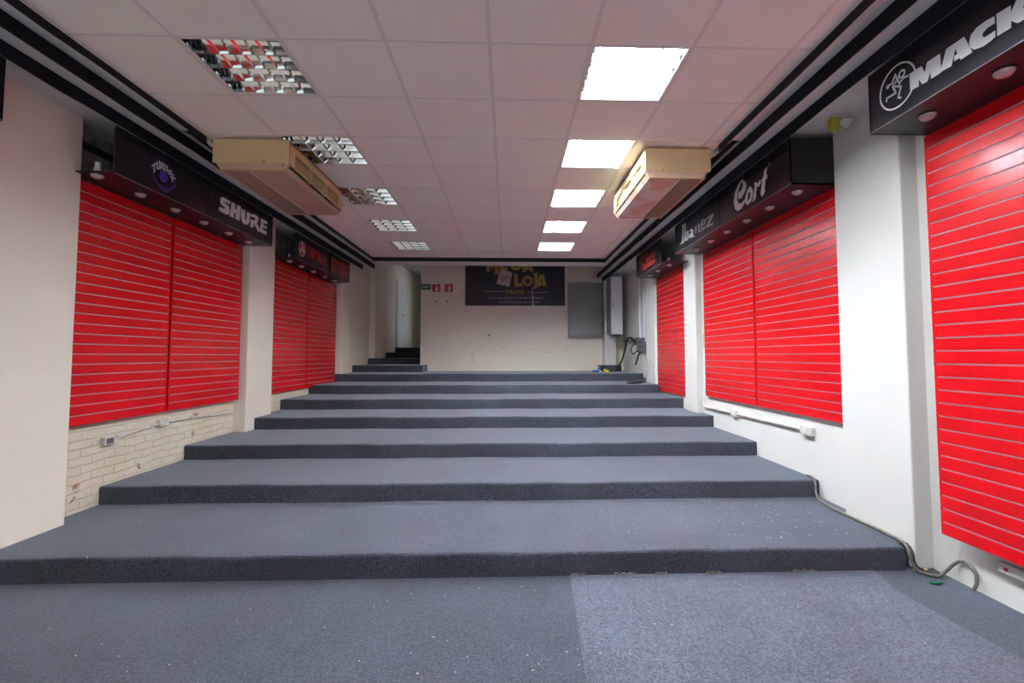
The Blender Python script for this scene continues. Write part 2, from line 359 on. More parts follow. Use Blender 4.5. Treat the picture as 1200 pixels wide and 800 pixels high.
T_BANNER_GOLD = [[[[0.154,3.543],[0.239,3.52],[0.246,3.287],[0.344,3.311],[0.362,3.217],[0.158,3.193]]],[[[0.634,3.546],[0.739,3.558],[0.742,3.219],[0.703,3.161],[0.61,3.16],[0.622,3.195],[0.657,3.219],[0.657,3.487],[0.622,3.487]]],[[[0.78,3.499],[0.89,3.523],[0.966,3.232],[0.873,3.22],[0.866,3.262],[0.819,3.254],[0.826,3.224],[0.726,3.219]],[[0.831,3.418],[0.859,3.325],[0.812,3.324]]],[[[-0.556,3.937],[-0.468,3.972],[-0.403,3.82],[-0.341,3.973],[-0.241,3.985],[-0.231,3.518],[-0.332,3.506],[-0.34,3.727],[-0.398,3.645],[-0.456,3.727],[-0.455,3.587],[-0.548,3.582]]],[[[-0.209,3.985],[-0.016,3.987],[-0.016,3.905],[-0.116,3.904],[-0.116,3.834],[-0.032,3.834],[-0.032,3.764],[-0.115,3.764],[-0.115,3.701],[-0.009,3.701],[-0.009,3.612],[-0.208,3.611]]],[[[0.39,3.989],[0.53,4.002],[0.646,3.581],[0.548,3.587],[0.534,3.643],[0.464,3.638],[0.455,3.596],[0.355,3.579]],[[0.46,3.872],[0.502,3.744],[0.448,3.736]]]]
T_CARD = [[-0.189,3.635],[0.107,3.566],[0.031,3.2],[-0.293,3.28]]
T_SP = [[[-0.062,3.449],[-0.166,3.483],[-0.177,3.436],[-0.092,3.402],[-0.108,3.344],[-0.212,3.39]],[[-0.027,3.461],[-0.131,3.343]],[[-0.073,3.46],[0.019,3.472],[0.031,3.426],[-0.039,3.39],[-0.078,3.402]]]

# ------------------------------------------------------------------ the room
YS = [3.233, 4.381, 5.477, 6.633, 7.610, 8.654, 9.875]
YF = -2.2                      # open shop front
struct('floor', MB().box(-4.2, 3.6, YF, 18.8, -0.15, 0.0), 'carpet', 'charcoal felt carpet floor in front of the steps')
RX = [2.745, 3.0, 3.0, 3.0, 3.0, 2.80, 2.80]
def step_slab(x0, x1, y0, y1, z0, z1, r=0.022, wav=True):
    """carpeted step: rounded soft nosing, slightly uneven along its length"""
    mb = MB(); b = mb.b
    n = max(2, int((x1 - x0) / 0.12))
    prof = [(y0, z0), (y0, z1 - r)]
    for k in range(1, 6):
        a = math.pi / 2 * k / 5
        prof.append((y0 + r - r * math.cos(a), z1 - r + r * math.sin(a)))
    prof += [(y0 + 0.10, z1), (y1, z1), (y1, z0)]
    cols = []
    for i in range(n + 1):
        x = x0 + (x1 - x0) * i / n
        j = (0.003 * math.sin(x * 3.1 + y0 * 5) + 0.002 * math.sin(x * 9.3 + y0)) if wav and 0 < i < n else 0
        cols.append([b.verts.new((x, y + (j if 0 < q < 7 else 0), z + (j * 0.8 if 1 < q < 8 else 0))) for q, (y, z) in enumerate(prof)])
    for a, c in zip(cols, cols[1:]):
        for k in range(len(prof)):
            k2 = (k + 1) % len(prof); b.faces.new([a[k], a[k2], c[k2], c[k]])
    b.faces.new(cols[0]); b.faces.new(cols[-1][::-1])
    return mb
names = ['lowest', 'second', 'third', 'fourth', 'fifth', 'sixth', 'topmost']
for i, y in enumerate(YS):
    y1 = 11.75
    mb = step_slab(-4.0, RX[i], y, y1, i * H - (0.1 if i else 0.0), (i + 1) * H)
    if i == 0: mb.box(2.70, 3.0, 3.30, 5.0, 0.0, H - 0.001)
    if i >= 5: mb.box(2.75, 2.9, 9.62 if i == 5 else 9.95, 11.75, i * H, (i + 1) * H - 0.001)
    struct('carpeted_step', mb, 'carpet', names[i] + ' wide charcoal carpeted step across the room', smooth=True)
# narrow steps that climb the corridor
for k, (y, x0, x1, y1) in enumerate([(11.0, -3.62, -1.99, 11.698), (12.2, -3.7, -2.172, 18.7), (13.4, -3.7, -2.172, 18.7), (14.5, -3.7, -2.172, 18.7)]):
    z = (7 + k) * H
    mb = step_slab(x0, x1, y, y1, z - 0.1 if k else z, z + H, wav=False)
    if k == 0: mb.box(-3.62, -2.172, 11.60, 12.3, z, z + H - 0.001)
    struct('carpeted_step', mb, 'carpet', ['wide', 'second', 'third', 'topmost'][k] + ' carpeted step climbing into the corridor', smooth=True)
# walls left: near to far
TOP = SLAB
struct('wall_left', MB().box(-4.2, -3.49, YF, 3.885, 0, TOP, 0.008), 'wall')
struct('wall_left', MB().box(-4.2, -3.65, 3.885, 6.41, 0, 2.97), 'brick')
struct('wall_left', MB().box(-4.2, -3.65, 3.885, 6.41, 2.97, TOP), 'rough')
struct('wall_left', MB().box(-4.2, -3.49, 6.41, 7.09, 0, TOP, 0.012, 3), 'wall')
struct('wall_left', MB().box(-4.2, -3.61, 7.09, 9.93, 0, 2.97), 'brick')
struct('wall_left', MB().box(-4.2, -3.61, 7.09, 9.93, 2.97, TOP), 'rough')
struct('wall_left', MB().box(-4.2, -3.49, 9.93, 10.52, 0, TOP, 0.008), 'wall')
struct('wall_left', MB().box(-4.2, -3.60, 10.52, 12.3, 0, TOP), 'wall')
struct('wall_left', MB().box(-4.2, -3.45, 12.3, 18.8, 0, TOP, 0.008), 'wall')
# walls right
struct('wall_right', MB().box(2.96, 3.6, YF, 3.245, 0, TOP), 'wall_r')
struct('wall_right', MB().box(2.83, 3.6, 3.245, 3.92, 0, TOP, 0.010), 'wall_r')
struct('wall_right', MB().box(2.92, 3.6, 3.92, 6.95, 0, TOP), 'wall_r')
struct('wall_right', MB().box(2.82, 3.6, 6.95, 7.42, 0, TOP, 0.008), 'wall_r')
struct('wall_right', MB().box(2.86, 3.6, 7.42, 8.95, 0, TOP), 'wall_r')
struct('wall_right', MB().box(2.82, 3.6, 8.95, 9.50, 0, TOP, 0.006), 'wall_r')
struct('wall_right', MB().box(2.88, 3.6, 9.50, 11.9, 0, TOP), 'wall_r')
# back wall, its column, the corridor beyond
struct('wall_back', MB().box(-2.17, 3.6, 11.70, 11.9, 0.9, TOP), 'wall')
struct('wall_back', MB().box(2.36, 2.64, 11.40, 11.70, 1.0, TOP, 0.004), 'wall_r')
mb = MB().box(-2.17, -1.97, 11.9, 14.7, 0.9, TOP).box(-2.17, -1.97, 16.4, 18.8, 0.9, TOP).box(-2.17, -1.97, 14.7, 16.4, 0.9, 1.8).box(-2.17, -1.97, 14.7, 16.4, 4.1, TOP)  # leaves an unseen opening, added so daylight brightens the corridor door
struct('wall_corridor', mb, 'wall')
struct('wall_corridor', MB().box(-4.2, -1.97, 18.6, 18.8, 0.9, TOP), 'wall')
# front lintel and slab
struct('wall_front', MB().box(-4.2, 3.6, YF - 0.15, YF, 3.2, TOP), 'wall')
struct('ceiling', MB().box(-4.2, 3.6, YF - 0.15, 18.8, TOP, TOP + 0.15), 'slab', 'high grey slab above the back wall and corridor')

# suspended ceiling: tiles 0.625 m, luminaires take the place of some
T = 0.625; X0 = -0.1138; Y0 = 2.7553
lit_cells = [(1, j) for j in (-2, 0, 2, 4, 6, 8)]
unlit_cells = [(-3, j) for j in (0, 2, 4, 6, 8)]
holes = set(lit_cells + unlit_cells)
mb = MB()
for i in range(-4, 4):
    for j in range(-8, 10):
        if (i, j) in holes: continue
        xa = X0 + T * i; xb = min(xa + T, 1.90)
        if xb <= xa: continue
        ya = Y0 + T * j
        mb.box(xa + 0.004, xb - 0.004 if xb < 1.9 else xb, ya + 0.004, ya + T - 0.004, CE, CE + 0.015)
struct('ceiling', mb, 'tile', 'suspended ceiling of square pinkish grey mineral tiles')
mb = MB()
for i in range(-4, 4): mb.box(X0 + T * i - 0.012, X0 + T * i + 0.012, Y0 - 8 * T, Y0 + 10 * T, CE - 0.004, CE + 0.03)
struct('trim_1', mb, 'tbar', 'long bars of the ceiling grid running to the back')
mb = MB()
for j in range(-8, 11):
    mb.box(X0 - 4 * T, 1.90, Y0 + T * j - 0.009, Y0 + T * j + 0.009, CE - 0.0025, CE + 0.028)
struct('trim_2', mb, 'tbar', 'cross bars of the ceiling grid')
# soffit boards
YB = 10.12
mb = MB().box(-3.7, -2.83, YF, YB, SO, SO + 0.02).box(-2.83, -2.60, YF, 4.06, SO, SO + 0.02).box(-2.83, -2.60, 5.32, YB, SO, SO + 0.02)
mb.box(2.11, 3.1, YF, 11.7, SO, SO + 0.02).box(1.89, 2.11, YF, 4.10, SO, SO + 0.02).box(1.89, 2.11, 5.36, YB, SO, SO + 0.02).box(-2.60, 1.89, 9.05, YB, SO, SO + 0.02)
struct('ceiling', mb, 'soffit', 'smooth white soffit board along both walls and the far edge')
fins = [(-2.614, -2.602, YF, 4.05, 3.325), (-2.614, -2.602, 5.36, 9.06, 3.325), (-2.862, -2.85, YF, YB - 0.06, 3.333), (-3.132, -3.12, YF, YB, 3.333),
        (1.893, 1.905, YF, 4.08, 3.316), (1.893, 1.905, 5.38, 9.06, 3.316), (2.123, 2.135, YF, 11.1, 3.332), (2.360, 2.372, YF, 11.69, 3.331)]
for k, (a, b_, c, d, FZ) in enumerate(fins):
    mb = MB(); b = mb.b; n = int((d - c) / 0.35) + 1
    rows = []
    for q in range(n + 1):
        y = c + (d - c) * q / n; wz = 0.0035 * math.sin(y * 4.3 + k) + 0.0025 * math.sin(y * 11 + 2 * k)
        rows.append([b.verts.new(p) for p in ((a, y, FZ + wz), (b_, y, FZ + wz), (b_, y, SO), (a, y, SO))])
    for r_, s_ in zip(rows, rows[1:]):
        for t in range(4): b.faces.new([r_[t], r_[(t + 1) % 4], s_[(t + 1) % 4], s_[t]])
    b.faces.new(rows[0]); b.faces.new(rows[-1][::-1])
    struct('trim_%d' % (3 + k), mb, 'fin', 'black painted fascia strip under the soffit')
struct('trim_11', MB().box(-2.614, 1.905, 9.04, 9.052, 3.304, SO), 'fin', 'black painted fascia strip across the far end of the tile ceiling')

# lighter carpet piece laid on the floor
mb = MB().prism([[(0.418, 3.232), (0.40, 2.9), (0.358, 2.2), (0.33, 1.2), (0.30, -1.5), (2.30, -1.5), (2.52, 2.2), (2.47, 2.6), (2.45, 2.98), (2.52, 3.232)]], 'Z', 0.0, 0.005)
tag(obj('carpet', mb, 'carpet_light', origin=(1.4, 1, 0)), 'lighter grey felt carpet piece on the right half of the floor', 'carpet')

# ------------------------------------------------------------------ slat wall panels
def slat_panel(face, sgn, y0, y1, z0, z1, sp, label, marg=0.016, lipzone=True):
    """face: x of the front surface; sgn: +1 when the room lies towards +X (left wall)"""
    g = 0.0105; d = 0.018
    xb = face - sgn * d
    lo, hi = min(face, xb), max(face, xb)
    t = thing('slatwall_panel', label, 'wall panel', ((lo + hi) / 2, (y0 + y1) / 2, z0), None)
    mb = MB(); ins = MB()
    n = int(round((z1 - z0) / sp))
    zz = z0
    fin = face - sgn * 0.006
    for k in range(n):
        a = zz; b_ = z0 + sp * (k + 1) - g if k < n - 1 else z1
        mb.box(lo, hi, y0, y1, a, b_, 0.0018, 1)
        if k < n - 1:
            ins.box(min(fin, xb), max(fin, xb), y0 + marg, y1 - marg, b_ + 0.0006, b_ + g - 0.0006)
            mb.box(lo, hi, y0, y0 + marg, b_, b_ + g).box(lo, hi, y1 - marg, y1, b_, b_ + g)
            ins.box(min(fin, face - sgn * 0.0005), max(fin, face - sgn * 0.0005), y0 + marg, y1 - marg, b_ + g * 0.62, b_ + g * 0.85)
        zz = b_ + g
    mb.box(min(xb, xb - sgn * 0.004), max(xb, xb - sgn * 0.004), y0, y1, z0, z1)
    obj('board', mb, 'red', t)
    obj('groove_liner', ins, 'groove', t)
    return t
def battens(x0, x1, y0, y1, z0, z1, wall):
    """wooden battens that hold the panels off the wall"""
    mb = MB()
    k = y0
    while k <= y1:
        mb.box(min(x0, x1), max(x0, x1), k, k + 0.04, z0, z1); k += (y1 - y0 - 0.04) / 2 - 0.001
    struct('trim_%d' % wall, mb, 'signbox', 'dark battens behind the red panels')
slat_panel(-3.57, 1, 3.90, 5.055, 0.905, 2.955, 0.0854, 'red slatwall panel on the left wall beside the nearest pillar')
slat_panel(-3.57, 1, 5.08, 6.375, 0.905, 2.955, 0.0854, 'red slatwall panel on the left wall below the SHURE sign')
slat_panel(-3.555, 1, 7.11, 8.41, 0.915, 2.945, 0.0850, 'red slatwall panel on the left wall below the YAMAHA sign')
slat_panel(-3.555, 1, 8.435, 9.80, 0.915, 2.945, 0.0850, 'farthest red slatwall panel on the left wall, right of the YAMAHA sign')
slat_panel(2.845, -1, 0.62, 1.84, 0.315, 2.974, 0.0858, 'tall red slatwall panel on the right wall cut off by the right edge')
slat_panel(2.845, -1, 1.86, 3.055, 0.315, 2.974, 0.0858, 'tall red slatwall panel below the round emblem at the right edge')
slat_panel(2.875, -1, 3.965, 5.36, 0.900, 2.965, 0.0860, 'red slatwall panel on the right wall below the Cort sign')
slat_panel(2.875, -1, 5.385, 6.78, 0.900, 2.965, 0.0860, 'red slatwall panel on the right wall below the Ibanez sign')
slat_panel(2.825, -1, 7.44, 8.80, 0.835, 2.955, 0.0856, 'farthest and narrowest-looking red slatwall panel on the right wall')
battens(-3.592, -3.65, 3.92, 6.35, 1.0, 2.9, 12)
battens(-3.577, -3.61, 7.13, 9.78, 1.0, 2.9, 13)
battens(2.867, 2.96, 0.75, 3.03, 0.42, 2.9, 14)
battens(2.897, 2.92, 4.0, 6.75, 1.0, 2.9, 15)
battens(2.847, 2.86, 7.47, 8.77, 0.95, 2.9, 16)

# ------------------------------------------------------------------ sign boxes above the panels
def sign_box(label, xf, sgn, y0, y1, z0, z1, xw, faces, near_end=True, far_end=True, board=None):
    """xf: x of the sign face, xw: x at the wall side, faces: list of (ya, yb) panels"""
    t = thing('sign_box', label, 'sign', ((xf + xw) / 2, (y0 + y1) / 2, z0))
    mb = MB()
    for (a, b_, x1) in (board or [(y0, y1, xw)]):
        mb.box(min(xf, x1), max(xf, x1), a, b_, z0, z0 + 0.012)
    obj('bottom_board', mb, 'signbox', t)
    out = []
    for (a, b_) in faces:
        xi = xf - sgn * 0.012
        f = obj('sign_face', MB().box(min(xf, xi), max(xf, xi), a, b_, z0 + 0.006, z1, 0.002, 1), 'sign', t)
        out.append(f)
    xo = xf + sgn * 0.002
    for (a, b_) in faces:
        for za_, zb_ in ((z0 + 0.001, z0 + 0.007), (z1 - 0.005, z1 + 0.001)):
            obj('edge_strip', MB().box(min(xf, xo), max(xf, xo), a, b_, za_, zb_), 'edge', t)
    for flag, y in ((near_end, y0), (far_end, y1 - 0.012)):
        if flag:
            x1 = xw if flag is True else flag
            obj('end_panel', MB().box(min(xf, x1), max(xf, x1), y, y + 0.012, z0, z1), 'signbox', t)
    # rear frame bars that keep the face upright, and wires hung inside
    for (a, b_) in faces:
        for y in (a + 0.03, b_ - 0.06):
            xi = xf - sgn * 0.012; xj = xf - sgn * 0.04
            obj('frame_bar', MB().box(min(xi, xj), max(xi, xj), y, y + 0.03, z0 + 0.012, z1 - 0.01), 'black', t)
    return t, out
def glyph(name, loops_list, m, parent, x, sgn, thick=0.0015):
    for lp in loops_list:
        loops = lp if isinstance(lp[0][0], (list, tuple)) else [lp]
        obj(name, MB().prism(loops, 'X', x, x + sgn * thick), m, parent)

# left, nearest pair: TURBOX and SHURE
t, fc = sign_box('long black sign box with TURBOX and SHURE on the left wall', -3.2, 1, 3.83, 6.41, 2.966, 3.365, -3.57,
                 [(3.85, 5.045), (5.055, 6.41)], near_end=False, far_end=-3.488, board=[(3.83, 3.90, -3.488), (3.90, 6.38, -3.568), (6.38, 6.41, -3.488)])
xs = -3.2 + 0.0002
f = fc[0]
obj('round_emblem', MB().ring(4.395, 3.18, 0.136, 0.148, 'X', xs, xs + 0.0012), 'purple', f)
obj('emblem_swoosh', MB().prism([T_TURBOLOW], 'X', xs, xs + 0.001), 'purple', f)
obj('emblem_disc', MB().ring(4.385, 3.145, 0, 0.053, 'X', xs, xs + 0.0016), 'blue', f)
mb = MB()
for p in T_TURBOX: mb.stroke(p, 0.0125, 'X', xs, xs + 0.002)
obj('lettering', mb, 'white_letter', f)
glyph('letter', T_SHURE, 'greyprint2' if 'greyprint2' in M else 'white_letter', fc[1], xs, 1)

# left, second pair: YAMAHA and a red lettered sign
t, fc = sign_box('black sign box with YAMAHA and a dull red sign on the left wall', -3.2, 1, 7.10, 9.52, 2.955, 3.345, -3.553,
                 [(7.10, 8.44), (8.50, 9.52)], near_end=False, far_end=-3.553, board=[(7.10, 9.52, -3.553)])
f = fc[0]
obj('round_emblem', MB().ring(7.331, 3.141, 0.104, 0.118, 'X', xs, xs + 0.0012), 'white_letter', f)
obj('emblem_disc', MB().ring(7.331, 3.141, 0, 0.098, 'X', xs, xs + 0.0008), 'darkred_letter', f)
mb = MB()
for k in range(3):
    a = R(90 + 120 * k); u = Vector((math.cos(a), math.sin(a))); v = Vector((-u.y, u.x)); c = Vector((7.331, 3.141))
    mb.stroke([tuple(c - u * 0.045), tuple(c - u * 0.01)], 0.010, 'X', xs, xs + 0.0014)
    for s_ in (-1, 0, 1): mb.stroke([tuple(c + v * 0.016 * s_ + u * 0.012), tuple(c + v * 0.016 * s_ + u * 0.088)], 0.008, 'X', xs, xs + 0.0014)
obj('emblem_forks', mb, 'white_letter', f)
text('lettering', 'YAMAHA', 'darkred_letter', f, 'X', xs, 7.475, 8.335, 3.052, 3.245, bold=0.03, thick=0.0015)
f = fc[1]
mb = MB()
def bars(y0, y1, z0, z1, n, lean=0.0):
    for k in range(n):
        z = z0 + (z1 - z0) * k / (n - 1); s_ = lean * k / (n - 1)
        mb.stroke([(y0 + s_, z), (y1 + s_, z)], 0.020, 'X', xs, xs + 0.0012)
bars(8.56, 8.80, 3.02, 3.26, 5); mb.stroke([(8.56, 3.01), (8.56, 3.27)], 0.05, 'X', xs, xs + 0.0013)
mb.stroke([(8.86, 3.27), (8.97, 3.01), (9.03, 3.27)], 0.04, 'X', xs, xs + 0.0013)
mb.stroke([(9.12, 3.01), (9.12, 3.28)], 0.05, 'X', xs, xs + 0.0013); bars(9.12, 9.45, 3.03, 3.27, 5)
obj('lettering', mb, 'darkred_letter', f)

# left, at the camera: only its far end shows
sign_box('black sign box end at the left edge of the photo', -3.2, 1, 0.2, 3.005, 2.968, 3.375, -3.488, [(0.2, 3.005)], True, True)

# right, nearest: emblem and MACK
t, fc = sign_box('black sign box with white running emblem and MACK lettering at the right edge', 2.45, -1, 0.35, 3.03, 2.975, 3.378, 2.868, [(0.35, 3.03)], True, 2.868)
xr = 2.45 - 0.0002
f = fc[0]
obj('round_emblem', MB().ring(2.798, 3.175, 0.128, 0.139, 'X', xr, xr - 0.0012, 48), 'white_letter', f)
mb = MB()
for p in T_MAN[:-1]: mb.stroke(p, 0.0125, 'X', xr, xr - 0.0014)
mb.ring(2.76, 3.233, 0.014, 0.027, 'X', xr, xr - 0.0014, 20)
mb.ring(2.868, 3.212, 0, 0.013, 'X', xr, xr - 0.0014, 12)
obj('running_figure', mb, 'white_letter', f)
glyph('letter', T_MACK, 'white_letter', f, xr, -1)
glyph('letter', [[[2.03, 3.074], [2.03, 3.19], [1.965, 3.19], [1.965, 3.074]],
                 [[1.945, 3.074], [1.945, 3.19], [1.80, 3.19], [1.80, 3.163], [1.88, 3.163], [1.88, 3.146], [1.815, 3.146], [1.815, 3.12], [1.88, 3.12], [1.88, 3.101], [1.80, 3.101], [1.80, 3.074]]], 'white_letter', f, xr, -1)

# right, second: Ibanez and Cort
t, fc = sign_box('black sign box with Ibanez and Cort lettering on the right wall', 2.45, -1, 3.92, 6.74, 2.966, 3.378, 2.873,
                 [(3.92, 5.285), (5.295, 6.74)], True, 2.873)
glyph('letter', T_CORT[:4], 'white_letter', fc[0], xr, -1)
obj('registered_mark', MB().ring(4.24, 3.274, 0.008, 0.017, 'X', xr, xr - 0.001, 14), 'grey_letter', fc[0])
for k, g in enumerate(T_IBANEZ): glyph('letter', [g], 'white_letter' if k < 3 else 'grey_letter', fc[1], xr, -1)

# right, third: red logo
t, fc = sign_box('small black sign box with a red script logo on the right wall', 2.45, -1, 7.20, 8.83, 2.955, 3.365, 2.823,
                 [(7.40, 8.83)], False, 2.823, board=[(7.20, 7.43, 2.818), (7.43, 8.83, 2.823)])
f = fc[0]
mb = MB()
for lp in T_RED: mb.prism([lp], 'X', xr, xr - 0.0012)
for p in T_REDSTROKE: mb.stroke(p, 0.035, 'X', xr, xr - 0.0012)
obj('emblem_swoosh', mb, 'red_letter', f)
text('lettering', 'asica', 'red_letter', f, 'X', xr, 8.05, 7.665, 3.135, 3.25, bold=0.03, thick=0.0012, side=-1)
mb = MB().tube([(2.50, 7.45, 2.99), (2.60, 7.95, 3.10), (2.66, 8.55, 3.28)], 0.012, 6)
obj('brace', mb, 'steel', t)

# ------------------------------------------------------------------ bulbs below the sign boxes
def make_bulb(x, y, z, label, group):
    t = thing('round_bulb', label, 'light bulb', (x, y, z), None)
    pr = [(0.0455 * math.cos(a), z - 0.004 - 0.034 * math.sin(a)) for a in [R(q) for q in (0, 15, 30, 45, 60, 75, 86)]]
    obj('glass_dome', MB().lathe(pr, x, y, 24), 'bulb', t, smooth=True)
    obj('rim', MB().lathe([(0.040, z + 0.0), (0.050, z + 0.0), (0.050, z - 0.005), (0.044, z - 0.006)], x, y, 24), 'black', t)
    obj('socket', MB().lathe([(0.026, z + 0.013), (0.026, z + 0.05), (0.020, z + 0.055), (0.020, z + 0.10)], x, y, 16), 'white_plastic', t, smooth=True)
    return t
rows = [
    (-3.363, 2.965, [3.885, 4.339, 4.785, 5.235, 5.695, 6.13], 'under the TURBOX and SHURE sign box', ['next to the nearest left pillar', 'second from the nearest left pillar', 'third from the nearest left pillar', 'fourth from the nearest left pillar', 'fifth from the nearest left pillar', 'below the last letter of SHURE']),
    (-3.385, 2.954, [7.31, 7.735, 8.21, 8.72, 9.19], 'under the YAMAHA sign box', ['nearest the pillar', 'second from the near pillar', 'in the middle of the row', 'fourth from the near pillar', 'at the far end']),
    (2.61, 2.965, [4.09, 4.535, 4.985, 5.445, 5.89, 6.36], 'under the Cort sign box', ['nearest the big white pillar', 'second from the big white pillar', 'third from the big white pillar', 'fourth from the big white pillar', 'second from the far end', 'at the far end']),
    (2.60, 2.974, [2.307, 2.757], 'under the sign box at the right edge', ['below the letters AC', 'below the round emblem']),
    (2.59, 2.954, [7.43, 7.95, 8.42], 'under the small red logo sign box', ['nearest the camera', 'in the middle of the three', 'farthest back'])]
proto = None
for x, z, ys, where, which in rows:
    for y, wh in zip(ys, which):
        lab = 'round frosted bulb ' + where + ', ' + wh
        if proto is None: proto = make_bulb(x, y, z, lab, None); b_ = proto
        else: b_ = dup(proto, (x, y, z), lab)
        b_['group'] = 'bulbs below the sign boxes'

# ------------------------------------------------------------------ recessed luminaires
def make_fixture(i, j, lit, label):
    x0 = X0 + T * i + 0.012; x1 = x0 + T - 0.024; y0 = Y0 + T * j + 0.010; y1 = y0 + T - 0.020
    t = thing('recessed_light', label, 'ceiling light', ((x0 + x1) / 2, (y0 + y1) / 2, CE - 0.002))
    mb = MB()
    for q in ((x0, x0 + 0.012, y0, y1), (x1 - 0.012, x1, y0, y1), (x0, x1, y0, y0 + 0.012), (x0, x1, y1 - 0.012, y1)): mb.box(*q, CE - 0.002, CE + 0.004)
    obj('rim', mb, 'tbar' if not lit else 'white_plastic', t)
    mb = MB()
    for q in ((x0, x0 + 0.003, y0, y1), (x1 - 0.003, x1, y0, y1), (x0, x1, y0, y0 + 0.003), (x0, x1, y1 - 0.003, y1)): mb.box(*q, CE, CE + 0.105)
    mb.box(x0, x1, y0, y1, CE + 0.105, CE + 0.108)
    obj('housing', mb, 'mirror' if not lit else 'matt_reflector', t)
    xa, xb, ya, yb = x0 + 0.012, x1 - 0.012, y0 + 0.012, y1 - 0.012
    pw = (yb - ya) / 4
    refl = 'matt_reflector' if lit else 'mirror'
    prof = [(0, 0.002), (0.05, 0.030), (0.13, 0.056), (0.25, 0.078), (0.38, 0.089), (0.5, 0.092), (0.62, 0.089), (0.75, 0.078), (0.87, 0.056), (0.95, 0.030), (1, 0.002)]
    for k in range(4):
        mb = MB(); b = mb.b
        a0 = ya + pw * k + 0.003; wd = pw - 0.006
        va = [b.verts.new((xa, a0 + wd * u, CE + h)) for u, h in prof]; vb = [b.verts.new((xb, a0 + wd * u, CE + h)) for u, h in prof]
        vc = [b.verts.new((xa, a0 + wd * u + (-0.001 if u < .5 else 0.001), CE + h + 0.003)) for u, h in prof]; vd = [b.verts.new((xb, a0 + wd * u + (-0.001 if u < .5 else 0.001), CE + h + 0.003)) for u, h in prof]
        for n in range(len(prof) - 1):
            b.faces.new([va[n], va[n + 1], vb[n + 1], vb[n]]); b.faces.new([vc[n], vd[n], vd[n + 1], vc[n + 1]])
        for n in (0, len(prof) - 1): b.faces.new([va[n], vb[n], vd[n], vc[n]])
        for p, q in ((va, vc), (vb, vd)):
            for n in range(len(prof) - 1): b.faces.new([p[n], p[n + 1], q[n + 1], q[n]])
        rf = obj('reflector', mb, refl, t, smooth=True)
        yc = ya + pw * (k + 0.5)
        if lit: obj('tube', MB().tube([(xa + 0.004, yc, CE + 0.032), (xb - 0.004, yc, CE + 0.032)], 0.0125, 12), 'tube_on', t, smooth=True)
        mb = MB()
        for s_ in (0, 1):
            xx = xa if s_ == 0 else xb - 0.018
            mb.box(xx, xx + 0.018, yc - 0.016, yc + 0.016, CE + 0.019, CE + 0.052)
        obj('lamp_holder', mb, 'white_plastic' if lit else 'black', t)
    for k in range(1, 4):      # cross blades, V shaped
        xc = xa + (xb - xa) * k / 4
        mb = MB(); b = mb.b
        u0, u1 = ya + 0.004, yb - 0.004
        za = CE + 0.003; zb0 = CE + 0.018
        # one continuous blade: it runs below the ridges between the troughs
        v = [b.verts.new(p) for p in [(xc, u0, za), (xc, u1, za), (xc + 0.010, u1, zb0), (xc + 0.010, u0, zb0), (xc - 0.010, u0, zb0), (xc - 0.010, u1, zb0)]]
        b.faces.new([v[0], v[1], v[2], v[3]]); b.faces.new([v[0], v[4], v[5], v[1]]); b.faces.new([v[3], v[2], v[5], v[4]]); b.faces.new([v[0], v[3], v[4]]); b.faces.new([v[1], v[5], v[2]])
        obj('louvre_blade', mb, refl, t)
    return t
ordw = {-4: None, -2: None, 0: 'nearest the camera', 2: 'second from the camera', 4: 'third from the camera', 6: 'fourth from the camera', 8: 'farthest from the camera'}
pl = make_fixture(1, 0, True, 'lit square ceiling light, ' + ordw[0]); pl['group'] = 'lit ceiling lights'
pu = make_fixture(-3, 0, False, 'unlit mirrored square ceiling light, ' + ordw[0]); pu['group'] = 'unlit ceiling lights'
for j in (-2, 2, 4, 6, 8):
    for p, w_ in ((pl, 'lit square ceiling light, '), (pu, 'unlit mirrored square ceiling light, ')):
        if j < 0 and p is pu: continue
        dup(p, (p.location.x, p.location.y + T * j, p.location.z), w_ + (ordw[j] or ('overhead, beyond the top edge of the photo' if j == -2 else 'behind the camera')))

